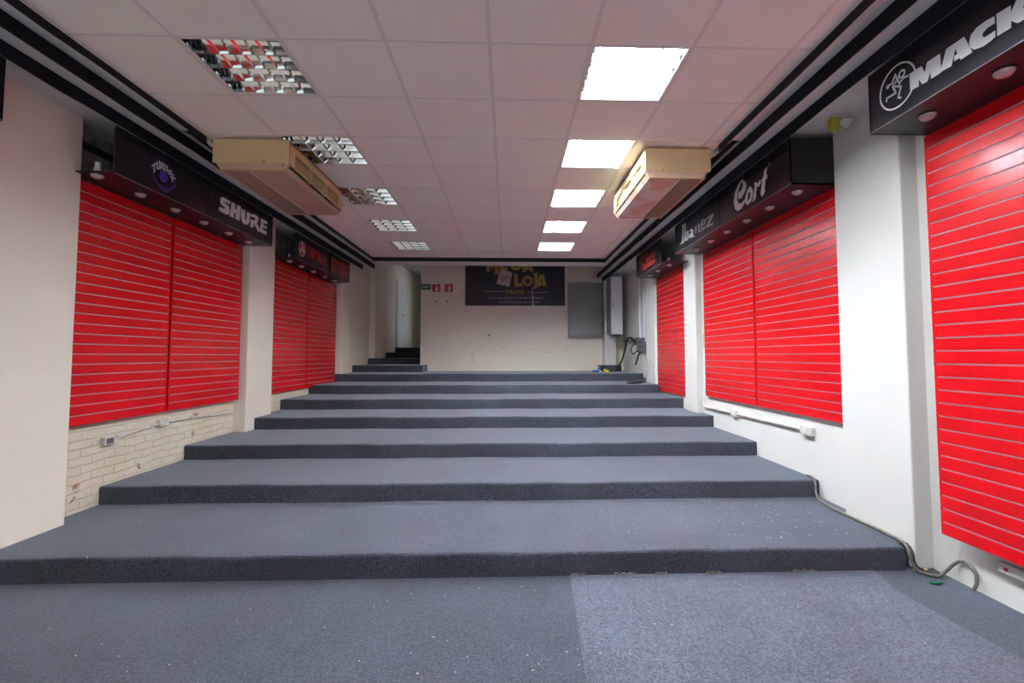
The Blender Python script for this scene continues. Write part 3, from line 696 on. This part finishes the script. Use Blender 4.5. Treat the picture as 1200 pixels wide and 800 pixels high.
# ------------------------------------------------------------------ air conditioners
def air_con(side, xo, xi, y0, y1, label):
    """xo outer side, xi inner side with the outlet"""
    s_ = 1 if xi > xo else -1; W = abs(xi - xo)
    X = lambda u: xo + s_ * u
    t = thing('ceiling_air_conditioner', label, 'air conditioner', ((xo + xi) / 2, (y0 + y1) / 2, 3.08))
    outer = [(0, 3.352), (0, 3.14), (W, 3.14), (W, 3.352)]
    # hollow casing: end caps, outer side, top, inner frame round the outlet
    mb = MB()
    for a, b_ in ((y0, y0 + 0.03), (y1 - 0.03, y1)): mb.box(min(xo, xi), max(xo, xi), a, b_, 3.14, 3.352, 0.006)
    mb.box(min(X(0), X(0.02)), max(X(0), X(0.02)), y0 + 0.01, y1 - 0.01, 3.14, 3.352)
    mb.box(min(xo, xi), max(xo, xi), y0 + 0.01, y1 - 0.01, 3.330, 3.352, 0.004)
    ia, ib = min(X(W), X(W - 0.02)), max(X(W), X(W - 0.02))
    mb.box(ia, ib, y0 + 0.01, y1 - 0.01, 3.268, 3.35).box(ia, ib, y0 + 0.01, y0 + 0.12, 3.14, 3.27).box(ia, ib, y1 - 0.10, y1 - 0.01, 3.14, 3.27)
    mb.box(ia, ib, y0 + 0.1, y1 - 0.08, 3.14, 3.150)
    obj('casing', mb, 'ac', t)
    # chamfered lower edge
    mb = MB()
    for a, b_ in ((y0, y0 + 0.035), (y1 - 0.035, y1)):
        mb.prism([[(X(0.0), 3.14), (X(0.05), 3.083), (X(W - 0.04), 3.080), (X(W), 3.14)]], 'Y', a, b_)
    mb.prism([[(X(0.0), 3.14), (X(0.05), 3.083), (X(0.07), 3.083), (X(0.03), 3.14)]], 'Y', y0, y1)
    for k in range(26): mb.box(min(X(0.06 + k * 0.012), X(0.066 + k * 0.012)), max(X(0.06 + k * 0.012), X(0.066 + k * 0.012)), y0 - 0.002, y0 + 0.01, 3.079, 3.085)
    obj('lower_edge', mb, 'ac_trim', t)
    mid = W * 0.46
    obj('bottom_cover', MB().prism([[(X(mid + 0.004), 3.082), (X(W - 0.04), 3.079), (X(W - 0.012), 3.112), (X(W - 0.05), 3.10), (X(mid + 0.004), 3.10)]], 'Y', y0 + 0.036, y1 - 0.036),
        'ac_under_l' if side == 'l' else 'ac_under_r', t)
    mb = MB().box(min(X(0.06), X(mid - 0.006)), max(X(0.06), X(mid - 0.006)), y0 + 0.036, y1 - 0.036, 3.086, 3.098)
    g = obj('return_grille', mb, 'ac_grille', t)
    mb = MB()
    n = 60
    for k in range(n):
        yy = y0 + 0.05 + (y1 - y0 - 0.1) * k / (n - 1)
        mb.box(min(X(0.07), X(mid - 0.01)), max(X(0.07), X(mid - 0.01)), yy, yy + 0.007, 3.0825, 3.087)
    obj('mesh_bars', mb, 'ac_grille', g)
    obj('hinge_strip', MB().box(min(X(mid - 0.005), X(mid + 0.005)), max(X(mid - 0.005), X(mid + 0.005)), y0 + 0.04, y1 - 0.04, 3.078, 3.09), 'white_plastic', t)
    # outlet with upright fins and three flaps
    obj('outlet_recess', MB().box(min(X(W - 0.09), X(W - 0.085)), max(X(W - 0.09), X(W - 0.085)), y0 + 0.1, y1 - 0.08, 3.14, 3.28), 'black', t)
    ya, yb = y0 + 0.12, y1 - 0.10; L3 = (yb - ya) / 3
    for q in range(3):
        a, b_ = ya + L3 * q, ya + L3 * (q + 1)
        mb = MB()
        for k in range(10):
            yy = a + 0.03 + (b_ - a - 0.06) * k / 9
            mb.box(min(X(W - 0.040), X(W - 0.022)), max(X(W - 0.040), X(W - 0.022)), yy - 0.002, yy + 0.002, 3.165, 3.268)
        obj('outlet_fins', mb, 'ac', t)
        obj('flap', MB().prism([[(X(W - 0.03), 3.150), (X(W + 0.006), 3.128), (X(W + 0.006), 3.134), (X(W - 0.028), 3.157)]], 'Y', a + 0.012, b_ - 0.012), 'ac', t)
        if q: obj('outlet_post', MB().box(min(X(W - 0.05), X(W + 0.003)), max(X(W - 0.05), X(W + 0.003)), a - 0.013, a + 0.013, 3.135, 3.275, 0.003), 'ac', t)
    # two bolts on the near side and hanging lugs
    for u in ((0.44, 3.155), (0.60, 3.125)):
        obj('screw', MB().tube([(X(u[0]), y0 + 0.001, u[1]), (X(u[0]), y0 - 0.004, u[1])], 0.008, 8), 'steel_dark', t)
    for yy in (y0 + 0.15, y1 - 0.15):
        for u in (0.1, W - 0.1): obj('hanger_rod', MB().tube([(X(u), yy, 3.34), (X(u), yy, CE + 0.002)], 0.008, 8), 'steel', t)
    # pipe that leaves through the gap in the soffit
    obj('drain_pipe', MB().tube([(X(0.01), y0 + 0.07, 3.30), (X(-0.06), y0 + 0.07, 3.33), (X(-0.12), y0 + 0.1, 3.40), (X(-0.14), y0 + 0.2, 3.50)], 0.018, 8), 'dirty_plastic', t, smooth=True)
    return t
air_con('l', -2.545, -1.895, 4.04, 5.34, 'unlit cream ceiling air conditioner above the SHURE sign on the left')
air_con('r', 1.835, 1.235, 4.11, 5.36, 'stained cream ceiling air conditioner beside the lit lamps on the right')
# ducts glimpsed in the gaps beside them
tag(obj('metal_duct', MB().box(1.93, 2.07, 4.2, 4.5, 3.47, 3.56, 0.01).box(2.0, 2.05, 4.14, 4.22, 3.45, 3.62), 'dirty_plastic'), 'white conduit piece in the soffit gap right of the right air conditioner', 'conduit')

# ------------------------------------------------------------------ banner on the back wall
YB_ = 11.698; t = thing('banner', 'dark banner with gold MEGA LOJA lettering on the back wall', 'banner', (0.18, YB_, 2.73))
mb = MB(); b = mb.b
nx = 24; cols = []
for k in range(nx + 1):
    x = -1.07 + 2.495 * k / nx
    j = 0.004 * math.sin(k * 0.9) - (0.010 if 16 <= k <= 17 else 0)
    cols.append([b.verts.new(p) for p in ((x, 11.684 + j * 0.6, 2.732 + 0.006 * math.sin(k * 1.7)), (x, 11.684 + j * 0.6, 4.02), (x, 11.697, 4.02), (x, 11.697, 2.732))])
for a, c in zip(cols, cols[1:]):
    for q in range(4): b.faces.new([a[q], a[(q + 1) % 4], c[(q + 1) % 4], c[q]])
b.faces.new(cols[0]); b.faces.new(cols[-1][::-1])
obj('cloth', mb, 'banner', t, smooth=True)
yk = 11.6755
for k, lp in enumerate(T_BANNER_GOLD):
    obj('letter', MB().prism(lp, 'Y', yk, yk - 0.003), ['orange', 'gold', 'gold', 'orange', 'gold', 'gold'][k], t)
obj('letter', MB().ring(0.487, 3.353, 0.064, 0.132, 'Y', yk, yk - 0.003), 'orange', t)
mb = MB().ring(0.204, 3.76, 0.065, 0.15, 'Y', yk, yk - 0.003)
obj('letter', mb, 'gold', t)
cd = obj('square_card', MB().prism([T_CARD], 'Y', yk - 0.0005, yk - 0.0045), 'beige', t)
mb = MB()
for p in T_SP: mb.stroke(p, 0.016, 'Y', yk - 0.005, yk - 0.0065)
obj('lettering', mb, 'brown', cd)
text('small_lettering', 'PRIME', 'gold', t, 'Y', yk, -0.05, 0.417, 3.02, 3.125, thick=0.002)
for l_ in ([(-0.626, 3.086), (-0.073, 3.083)], [(0.471, 3.071), (0.993, 3.066)]):
    obj('ruled_line', MB().stroke(l_, 0.010, 'Y', yk, yk - 0.002), 'greyprint', t)
text('small_lettering', 'Instrumentos Musicais & \u00c1udio Profissional', 'greyprint', t, 'Y', yk, -0.495, 0.876, 2.898, 2.975, bold=0.01, thick=0.002)
text('small_lettering', 'www.megalojasp.com.br', 'greyprint', t, 'Y', yk, -0.239, 0.806, 2.785, 2.85, bold=0.01, thick=0.002)
obj('lifted_fold', MB().prism([[(0.594, 3.17), (0.606, 3.17), (0.628, 2.95), (0.652, 2.735), (0.56, 2.73), (0.604, 2.76), (0.606, 2.95)]], 'Y', yk - 0.003, yk - 0.006), 'greyprint', t)

# ------------------------------------------------------------------ safety signs on the back wall
t = thing('exit_sign', 'green SAIDA exit sign at the corner of the back wall', 'sign', (-2.045, 11.695, 3.125))
t['label'] = 'small green exit sign with white lettering at the corner of the back wall'
obj('plate', MB().box(-2.165, -1.925, 11.690, 11.699, 3.125, 3.262, 0.002, 1), 'green', t)
text('lettering', 'SA\u00cdDA', 'white_plastic', t, 'Y', 11.690, -2.14, -1.955, 3.16, 3.235, bold=0.02)
def ext_sign(x0, label):
    t = thing('fire_sign', label, 'sign', (x0 + 0.105, 11.695, 3.072))
    obj('plate', MB().box(x0, x0 + 0.205, 11.690, 11.699, 3.072, 3.265, 0.002, 1), 'firered', t)
    c = x0 + 0.11
    mb = MB().prism([[(c - 0.03, 3.09), (c + 0.03, 3.09), (c + 0.03, 3.17), (c + 0.012, 3.195), (c - 0.012, 3.195), (c - 0.03, 3.17)]], 'Y', 11.690, 11.6885)
    mb.stroke([(c, 3.195), (c, 3.225), (c - 0.035, 3.23)], 0.014, 'Y', 11.690, 11.6885).stroke([(c + 0.01, 3.21), (c + 0.045, 3.19), (c + 0.045, 3.14)], 0.008, 'Y', 11.690, 11.6885)
    obj('pictogram', mb, 'white_plastic', t)
    return t
ext_sign(-1.89, 'red extinguisher sign beside the green exit sign')['group'] = 'fire signs'
ext_sign(-1.58, 'red extinguisher sign nearer the banner')['group'] = 'fire signs'
for x, lab in ((-1.80, 'small wall bracket below the extinguisher sign beside the exit sign'), (-1.515, 'small wall bracket below the extinguisher sign nearer the banner')):
    mb = MB().box(x - 0.008, x + 0.008, 11.685, 11.699, 2.80, 2.87, 0.001, 1).box(x - 0.007, x + 0.007, 11.655, 11.69, 2.80, 2.812).box(x - 0.007, x + 0.007, 11.655, 11.661, 2.80, 2.83).box(x - 0.02, x + 0.02, 11.692, 11.699, 2.825, 2.84)
    tag(obj('wall_bracket', mb, 'steel_dark'), lab, 'bracket', 'extinguisher brackets')
mb = MB().ring(-0.474, 1.983, 0.012, 0.024, 'Y', 11.699, 11.69, 12).ring(-0.474, 1.983, 0, 0.012, 'Y', 11.699, 11.696, 12)
tag(obj('wall_plug', mb, 'steel_dark'), 'small dark screw hole fitting in the middle of the back wall', 'wall fitting')
mb = MB().box(-0.86, -0.72, 11.62, 11.69, 1.1035, 1.125, 0.004).box(-0.83, -0.76, 11.60, 11.66, 1.108, 1.13, 0.004)
tag(obj('plaster_lump', mb, 'chip'), 'small white lump of plaster at the foot of the back wall', 'debris')

# ------------------------------------------------------------------ electric cabinets
t = thing('electric_cabinet', 'wide grey flat steel electric cabinet on the back wall', 'cabinet', (1.92, 11.6, 1.956))
obj('body', MB().box(1.50, 2.335, 11.52, 11.699, 1.956, 3.288, 0.004), 'steel', t)
d_ = obj('door', MB().box(1.515, 2.318, 11.505, 11.52, 1.972, 3.27, 0.004), 'steel', t)
for z in (2.2, 3.05): obj('hinge', MB().tube([(2.325, 11.51, z), (2.325, 11.51, z + 0.09)], 0.009, 8), 'steel_dark', t)
obj('lock', MB().ring(1.55, 2.12, 0.0, 0.012, 'Y', 11.505, 11.50, 12), 'steel_dark', d_)
t = thing('electric_cabinet', 'narrow tall pale steel cabinet in the right back corner', 'cabinet', (2.54, 11.1, 1.985))
obj('body', MB().box(2.425, 2.685, 10.90, 11.399, 1.985, 3.345, 0.004), 'steel_light', t)
d_ = obj('door', MB().box(2.408, 2.425, 10.915, 11.385, 2.0, 3.33, 0.003), 'steel', t)
obj('lock', MB().ring(11.05, 2.25, 0.0, 0.013, 'X', 2.408, 2.404, 12), 'steel_dark', d_)
obj('handle', MB().tube([(2.452, 10.885, 2.72), (2.455, 10.878, 2.70), (2.475, 10.878, 2.64), (2.478, 10.885, 2.62)], 0.007, 8), 'steel_dark', t)
obj('cable_gland', MB().box(2.46, 2.66, 10.98, 11.2, 1.93, 1.985, 0.01).tube([(2.58, 11.05, 1.93), (2.60, 11.05, 1.86)], 0.02, 8), 'steel_dark', t)

# carpeted block in the corner, small things lying on the landing
mb = step_slab(2.185, 2.70, 11.10, 11.399, 7 * H, 8 * H - 0.005, wav=False)
tag(obj('carpeted_block', mb, 'carpet', smooth=True), 'charcoal carpeted block at the foot of the right back corner', 'step block')
z7 = 7 * H
t = thing('blue_tube', 'small blue tube with pale cap lying on the landing', 'tube', (2.05, 10.8, z7))
obj('body', MB().tube([(1.94, 10.8, z7 + 0.024), (2.10, 10.78, z7 + 0.024)], 0.024, 12), 'bluebit', t, smooth=True)
obj('cap', MB().tube([(2.10, 10.78, z7 + 0.02), (2.15, 10.775, z7 + 0.02)], 0.017, 12), 'white_plastic', t, smooth=True)
t = thing('adhesive_tape', 'small yellow and black tape reel lying beside the blue tube', 'tape', (2.25, 10.82, z7))
obj('reel', MB().ring(2.25, z7 + 0.038, 0.018, 0.037, 'Y', 10.80, 10.84, 20).box(2.27, 2.33, 10.80, 10.84, z7, z7 + 0.04, 0.006), 'yellowbit', t)
obj('core', MB().ring(2.25, z7 + 0.038, 0.010, 0.018, 'Y', 10.798, 10.842, 16), 'black', t)

# ------------------------------------------------------------------ pipes and junction boxes on the far right wall
XW = 2.88
for y, r_, top, lab in ((10.05, 0.022, 3.43, 'white conduit pipe dropping to the junction boxes, left one'), (9.72, 0.020, 3.43, 'white conduit pipe dropping to the junction boxes, right one')):
    t = thing('wall_pipe', lab, 'pipe', (XW - 0.025, y, 1.86), 'conduit pipes on the far right wall')
    obj('pipe', MB().tube([(XW - 0.024, y, 1.86), (XW - 0.024, y, top)], r_, 10), 'steel_light', t, smooth=True)
    obj('coupling', MB().tube([(XW - 0.024, y, 2.72), (XW - 0.024, y, 2.79)], r_ + 0.006, 10), 'steel_light', t, smooth=True)
tag(obj('wall_pipe', MB().tube([(XW - 0.012, 9.56, 1.2), (XW - 0.012, 9.56, 3.42)], 0.010, 8), 'steel', smooth=True), 'thin grey pipe beside the pilaster on the far right wall', 'pipe')
t = thing('junction_box', 'cluster of grey junction boxes on the far right wall', 'junction box', (2.84, 10.0, 1.56))
obj('main_box', MB().box(2.80, 2.88, 9.78, 10.12, 1.66, 1.86, 0.008), 'jbox', t)
obj('small_box', MB().box(2.81, 2.88, 9.62, 9.775, 1.53, 1.76, 0.006), 'jbox', t)
obj('upper_box', MB().box(2.83, 2.88, 10.13, 10.42, 1.72, 1.88, 0.006), 'steel_dark', t)
obj('lower_box', MB().box(2.82, 2.88, 9.85, 10.16, 1.56, 1.655, 0.006), 'jbox', t)
obj('knockout', MB().ring(9.95, 1.76, 0, 0.03, 'X', 2.80, 2.796, 14), 'steel_dark', t)
obj('knockout', MB().ring(9.70, 1.66, 0, 0.022, 'X', 2.81, 2.806, 14), 'steel_dark', t)
t = thing('metal_trunking', 'horizontal grey cable trunking from the tall cabinet to the junction boxes', 'trunking', (2.85, 10.9, 1.78))
obj('trunking', MB().box(2.82, 2.88, 10.42, 11.38, 1.79, 1.86, 0.003), 'steel', t)
def cable(label, pts, r, m='cable', n=8, grp=None, name='cable', sub=6):
    """smooth tube through the points (Catmull-Rom)"""
    P = [Vector(p) for p in pts]; Q = []
    for i in range(len(P) - 1):
        p0 = P[max(i - 1, 0)]; p1 = P[i]; p2 = P[i + 1]; p3 = P[min(i + 2, len(P) - 1)]
        for k in range(sub):
            u = k / sub
            Q.append(0.5 * ((2 * p1) + (p2 - p0) * u + (2 * p0 - 5 * p1 + 4 * p2 - p3) * u * u + (3 * p1 - p0 - 3 * p2 + p3) * u ** 3))
    Q.append(P[-1])
    return tag(obj(name, MB().tube(Q, r, n), m, smooth=True), label, 'cable', grp)
cable('thick black cable arching from the junction boxes down to the landing', [(2.80, 10.30, 1.80), (2.76, 10.45, 1.88), (2.71, 10.60, 1.84), (2.69, 10.75, 1.60), (2.64, 10.85, 1.36), (2.56, 10.95, 1.20), (2.45, 10.98, 1.135), (2.40, 10.99, 1.128)], 0.022)
cable('short black cable end hanging below the junction boxes', [(2.83, 9.98, 1.57), (2.80, 10.0, 1.50), (2.79, 10.06, 1.40), (2.78, 10.18, 1.29)], 0.018)
cable('black looped cable left of the junction boxes', [(2.80, 10.20, 1.74), (2.76, 10.33, 1.70), (2.75, 10.42, 1.60), (2.77, 10.32, 1.52), (2.79, 10.18, 1.56), (2.81, 10.08, 1.60)], 0.012)
cable('thin pale wire hanging in a loop beside the pilaster', [(2.82, 9.60, 1.56), (2.78, 9.42, 1.45), (2.76, 9.25, 1.32), (2.75, 9.20, 1.15), (2.76, 9.32, 1.03), (2.74, 9.40, 0.975)], 0.005, 'steel')
# black hose lying on the step
cable('thick black ribbed hose lying on the upper step', [(2.26, 8.87, 5.98 * H + 0.035), (2.36, 8.86, 6 * H + 0.034), (2.52, 8.95, 6 * H + 0.034), (2.62, 9.10, 6 * H + 0.040), (2.70, 9.28, 6 * H + 0.05), (2.75, 9.40, 6 * H + 0.06)], 0.034, 'cable', 10, None, 'hose')

# ------------------------------------------------------------------ conduits and sockets low on the walls
def conduit_run(name, label, pts, r, m, boxes, wallx, sgn):
    t = thing('cable_conduit', label, 'conduit', (wallx, pts[0][0], pts[0][1]))
    xx = wallx + sgn * (r + 0.004)
    obj('pipe', MB().tube([(xx, y, z) for y, z in pts], r, 10), m, t, smooth=True)
    for (y, z, ly, lz, kind) in boxes:
        b_ = obj('socket_box', MB().box(min(wallx + sgn * 0.001, wallx + sgn * 0.045), max(wallx + sgn * 0.001, wallx + sgn * 0.045), y - ly / 2, y + ly / 2, z - lz / 2, z + lz / 2, 0.006), m, t)
        if kind:
            obj('socket_face', MB().box(min(wallx + sgn * 0.045, wallx + sgn * 0.050), max(wallx + sgn * 0.045, wallx + sgn * 0.050), y - ly * 0.38, y + ly * 0.1, z - lz * 0.32, z + lz * 0.32, 0.002, 1), kind, b_)
    for k in range(1, 4):
        mb = MB()
        f_ = k / 4; i = min(int(f_ * (len(pts) - 1)), len(pts) - 2); g_ = f_ * (len(pts) - 1) - i
        y = pts[i][0] + (pts[i + 1][0] - pts[i][0]) * g_; z = pts[i][1] + (pts[i + 1][1] - pts[i][1]) * g_
        mb.box(min(wallx + sgn * 0.001, xx + sgn * (r + 0.003)), max(wallx + sgn * 0.001, xx + sgn * (r + 0.003)), y - 0.01, y + 0.01, z - r - 0.004, z + r + 0.004)
        obj('clip', mb, m, t)
    return t
conduit_run('c', 'bent white conduit with two sockets on the painted bricks at left', [(6.38, 0.735), (5.55, 0.770), (5.13, 0.782), (4.95, 0.765), (4.52, 0.722)], 0.012, 'dirty_plastic',
            [(5.10, 0.778, 0.13, 0.07, None), (4.44, 0.715, 0.15, 0.075, 'steel_dark')], -3.65, 1)
mb = MB().box(-3.648, -3.60, 5.62, 5.68, 0.80, 0.82).box(-3.648, -3.625, 5.64, 5.66, 0.775, 0.81)
tag(obj('wall_clip', mb, 'dirty_plastic'), 'tiny white clip above the left conduit', 'clip')
conduit_run('c', 'long white conduit with sockets below the Cort and Ibanez panels', [(6.92, 0.86), (6.905, 0.76), (6.85, 0.730), (6.0, 0.742), (5.1, 0.752), (4.56, 0.757)], 0.016, 'dirty_plastic',
            [(5.96, 0.745, 0.14, 0.085, None), (4.50, 0.757, 0.17, 0.088, 'dirty_plastic')], 2.92, -1)
t = thing('wall_socket', 'white socket strip with red button low at the right edge', 'socket', (2.94, 2.66, 0.20))
obj('box', MB().box(2.914, 2.959, 2.54, 2.77, 0.200, 0.262, 0.006), 'white_plastic', t)
obj('button', MB().ring(2.72, 0.231, 0, 0.011, 'X', 2.914, 2.910, 14), 'firered', t)
obj('lid', MB().box(2.910, 2.914, 2.56, 2.695, 0.212, 0.252, 0.001, 1), 'white_plastic', t)
mb = MB().box(2.885, 2.919, 6.86, 6.91, 1.63, 1.80, 0.004).tube([(2.91, 6.885, 1.8), (2.91, 6.885, 2.9)], 0.008, 8)
tag(obj('wall_socket', mb, 'dirty_plastic', smooth=False), 'small white switch with thin wire on the narrow wall left of the Ibanez panels', 'switch')

# ------------------------------------------------------------------ cable along the right wall
cable('grey cable along the foot of the big white pillar ending in a loop',
      [(2.90, 4.52, 2 * H + 0.010), (2.88, 4.40, 2 * H + 0.012), (2.865, 4.35, 2 * H - 0.03), (2.86, 4.34, H + 0.06), (2.84, 4.27, H + 0.016), (2.80, 4.10, H + 0.012), (2.795, 3.85, H + 0.012), (2.80, 3.60, H + 0.012),
       (2.795, 3.40, H + 0.012), (2.778, 3.28, H + 0.012), (2.760, 3.222, H - 0.01), (2.762, 3.205, 0.09), (2.785, 3.185, 0.025), (2.83, 3.14, 0.014), (2.88, 3.12, 0.014), (2.910, 3.105, 0.05),
       (2.935, 3.07, 0.110), (2.945, 3.03, 0.146), (2.945, 2.975, 0.145), (2.94, 2.93, 0.110), (2.93, 2.92, 0.055), (2.92, 2.93, 0.012)], 0.0105, 'grey_cable', 10)
cable('thin grey cable lying beside the thicker one at the pillar foot', [(2.815, 3.9, H + 0.006), (2.815, 3.55, H + 0.006), (2.805, 3.36, H + 0.006), (2.79, 3.26, H + 0.006), (2.772, 3.20, H - 0.02), (2.78, 3.19, 0.06), (2.81, 3.165, 0.03), (2.86, 3.17, 0.008)], 0.006, 'cable')
# residue blobs at the pillar foot
def blob(x, y, z, r, m, label, name, cat, seed, flat=0.5, grp=None):
    rnd = random.Random(seed); mb = MB()
    bmesh.ops.create_icosphere(mb.b, subdivisions=2, radius=r)
    for v in mb.b.verts:
        k = 0.75 + 0.5 * rnd.random(); v.co = Vector((x + v.co.x * k, y + v.co.y * k, z + r * flat + v.co.z * flat * k))
    return tag(obj(name, mb, m, smooth=True), label, cat, grp)
blob(2.808, 3.225, 0.0, 0.018, 'foam', 'yellow foam blob in the corner at the foot of the big white pillar', 'foam_blob', 'debris', 1)
blob(2.880, 3.225, 0.0, 0.016, 'foam', 'yellow foam blob beside the recess under the right edge panel', 'foam_blob', 'debris', 2)
blob(2.815, 3.50, H, 0.015, 'foam', 'yellow foam blob on the lowest step against the big white pillar', 'foam_blob', 'debris', 3)
mb = MB().tube([(2.74, 3.04, 0.008), (2.79, 3.03, 0.010), (2.83, 3.045, 0.008)], [0.006, 0.010, 0.006], 8)
tag(obj('green_scrap', mb, 'greenbit', smooth=True), 'small green plastic scrap on the floor by the pillar', 'debris')
# white flecks of paint scattered over the carpet
mb = MB(); rnd = random.Random(11)
def fleck(x, y, z, s_):
    a = rnd.random() * 6.28; n = 5
    mb.prism([[(x + s_ * (0.6 + 0.6 * rnd.random()) * math.cos(a + 6.283 * k / n), y + s_ * (0.4 + 0.5 * rnd.random()) * math.sin(a + 6.283 * k / n)) for k in range(n)]], 'Z', z + 0.0005, z + 0.0025)
for _ in range(60): fleck(rnd.uniform(-3.3, 2.4), rnd.uniform(1.4, 3.15), 0.005, rnd.uniform(0.0015, 0.0035))
for _ in range(45): fleck(rnd.uniform(-2.2, 0.4), rnd.uniform(1.4, 3.1), 0.001, rnd.uniform(0.002, 0.0048))
for _ in range(70): fleck(rnd.gauss(2.1, 0.35), rnd.uniform(3.4, 4.3), H + 0.001, rnd.uniform(0.002, 0.0048))
for i, y in enumerate(YS[:6]):
    for _ in range(14): fleck(rnd.uniform(-3.3, 2.6), rnd.uniform(y + 0.12, YS[i + 1] - 0.05), (i + 1) * H + 0.002, rnd.uniform(0.0018, 0.0045))
o = obj('paint_flecks', mb, 'chip', origin=(0, 3, 0)); o['kind'] = 'stuff'; tag(o, 'tiny white paint flecks scattered over the carpeted floor and steps', 'debris')
mb = MB()
for x0_, x1_ in ((0.42, 0.52), (0.72, 0.86), (1.0, 1.08), (1.35, 1.45), (1.95, 2.10)):
    n = 8
    pts = [(x0_ + (x1_ - x0_) * k / n, 3.226 + 0.004 * math.sin(k * 1.9), 0.012 + 0.006 * math.sin(k * 2.3 + x0_ * 9)) for k in range(n + 1)]
    mb.tube(pts, 0.005, 6)
o = obj('frayed_edge', mb, 'grey_cable', smooth=True, origin=(1.2, 3.22, 0)); o['kind'] = 'stuff'; tag(o, 'frayed carpet backing along the foot of the lowest step', 'carpet fray')

# ------------------------------------------------------------------ fittings in the soffit
def hole_light(x, y, label, m='black', rm='soffit'):
    t = thing('recessed_spotlight', label, 'ceiling fitting', (x, y, SO - 0.006))
    mb = MB(); n = 24
    b = mb.b
    obj('rim', MB().lathe([(0.050, SO - 0.001), (0.066, SO - 0.001), (0.064, SO - 0.006), (0.052, SO - 0.007)], x, y, n), rm, t, smooth=True)
    obj('lens', MB().lathe([(0.0, SO - 0.0035), (0.050, SO - 0.0035), (0.050, SO - 0.0015), (0.0, SO - 0.0015)], x, y, n), m, t)  # in the empty holes this flat black disc paints in their darkness
    return t
hole_light(-3.385, 3.53, 'small recessed spotlight in the soffit above the nearest left pillar', 'dirty_plastic', 'white_plastic')
hole_light(2.575, 3.56, 'empty dark spotlight hole in the soffit above the big right pillar')
hole_light(2.54, 7.16, 'dark spotlight hole in the soffit behind the Ibanez sign')
t = thing('emergency_lamp', 'yellowed emergency lamp with white spot above the big right pillar', 'lamp', (2.72, 3.62, 3.30))
obj('bracket', MB().box(2.60, 2.74, 3.60, 3.66, 3.405, 3.43, 0.004), 'white_plastic', t)
mb = MB()
for k in range(5): mb.box(2.60, 2.665, 3.60, 3.66, 3.30 + k * 0.021, 3.315 + k * 0.021, 0.003, 1)
mb.box(2.606, 2.66, 3.606, 3.655, 3.295, 3.406)
obj('slatted_block', mb, 'yellow_glass', t)
obj('spot_head', MB().tube([(2.70, 3.58, 3.34), (2.70, 3.62, 3.35)], [0.040, 0.034], 18).tube([(2.70, 3.60, 3.345), (2.79, 3.64, 3.405)], [0.026, 0.020], 14), 'white_plastic', t, smooth=True)
obj('bulb', MB().tube([(2.655, 3.585, 3.305), (2.675, 3.58, 3.290)], [0.010, 0.012], 10), 'bulb', t, smooth=True)

# bare bar inside the open end of the TURBOX sign box
tag(obj('metal_bar', MB().box(-3.64, -3.625, 3.95, 6.3, 3.255, 3.315), 'black'), 'black bar on the bare wall behind the TURBOX sign box', 'bar')

# ------------------------------------------------------------------ corridor door
t = struct('door_1', MB().box(-3.449, -3.435, 14.46, 16.72, 1.735, 3.83, 0.002, 1), 'door', 'white double door on the left side of the corridor')
obj('door_leaf', MB().box(-3.435, -3.405, 14.52, 15.30, 1.745, 3.78, 0.003, 1), 'door', t)
obj('door_leaf', MB().box(-3.435, -3.400, 15.32, 16.66, 1.745, 3.78, 0.003, 1), 'door', t)
obj('door_plate', MB().ring(15.95, 3.60, 0, 0.035, 'X', -3.400, -3.397, 14), 'black', t)
obj('door_plate', MB().ring(15.95, 3.50, 0, 0.045, 'X', -3.400, -3.397, 14), 'black', t)
obj('door_handle', MB().tube([(-3.405, 15.2, 2.78), (-3.36, 15.2, 2.78), (-3.355, 15.05, 2.78)], 0.012, 8), 'steel_dark', t)
# scuffs on the back wall
mb = MB(); rnd = random.Random(5)
for _ in range(9):
    x = rnd.uniform(-0.9, 1.5); z = rnd.uniform(1.55, 1.66); l_ = rnd.uniform(0.03, 0.14)
    mb.stroke([(x, z), (x + l_, z + rnd.uniform(-0.01, 0.01))], 0.007, 'Y', 11.6995, 11.6985)
for x, z in ((-0.9, 1.55), (-0.88, 1.42), (-0.95, 1.32)): mb.stroke([(x, z), (x + 0.02, z - 0.1)], 0.007, 'Y', 11.6995, 11.6985)
o = obj('wall_scuffs', mb, 'ac_grille'); o['kind'] = 'stuff'; tag(o, 'brown scuff marks low on the back wall', 'scuffs')
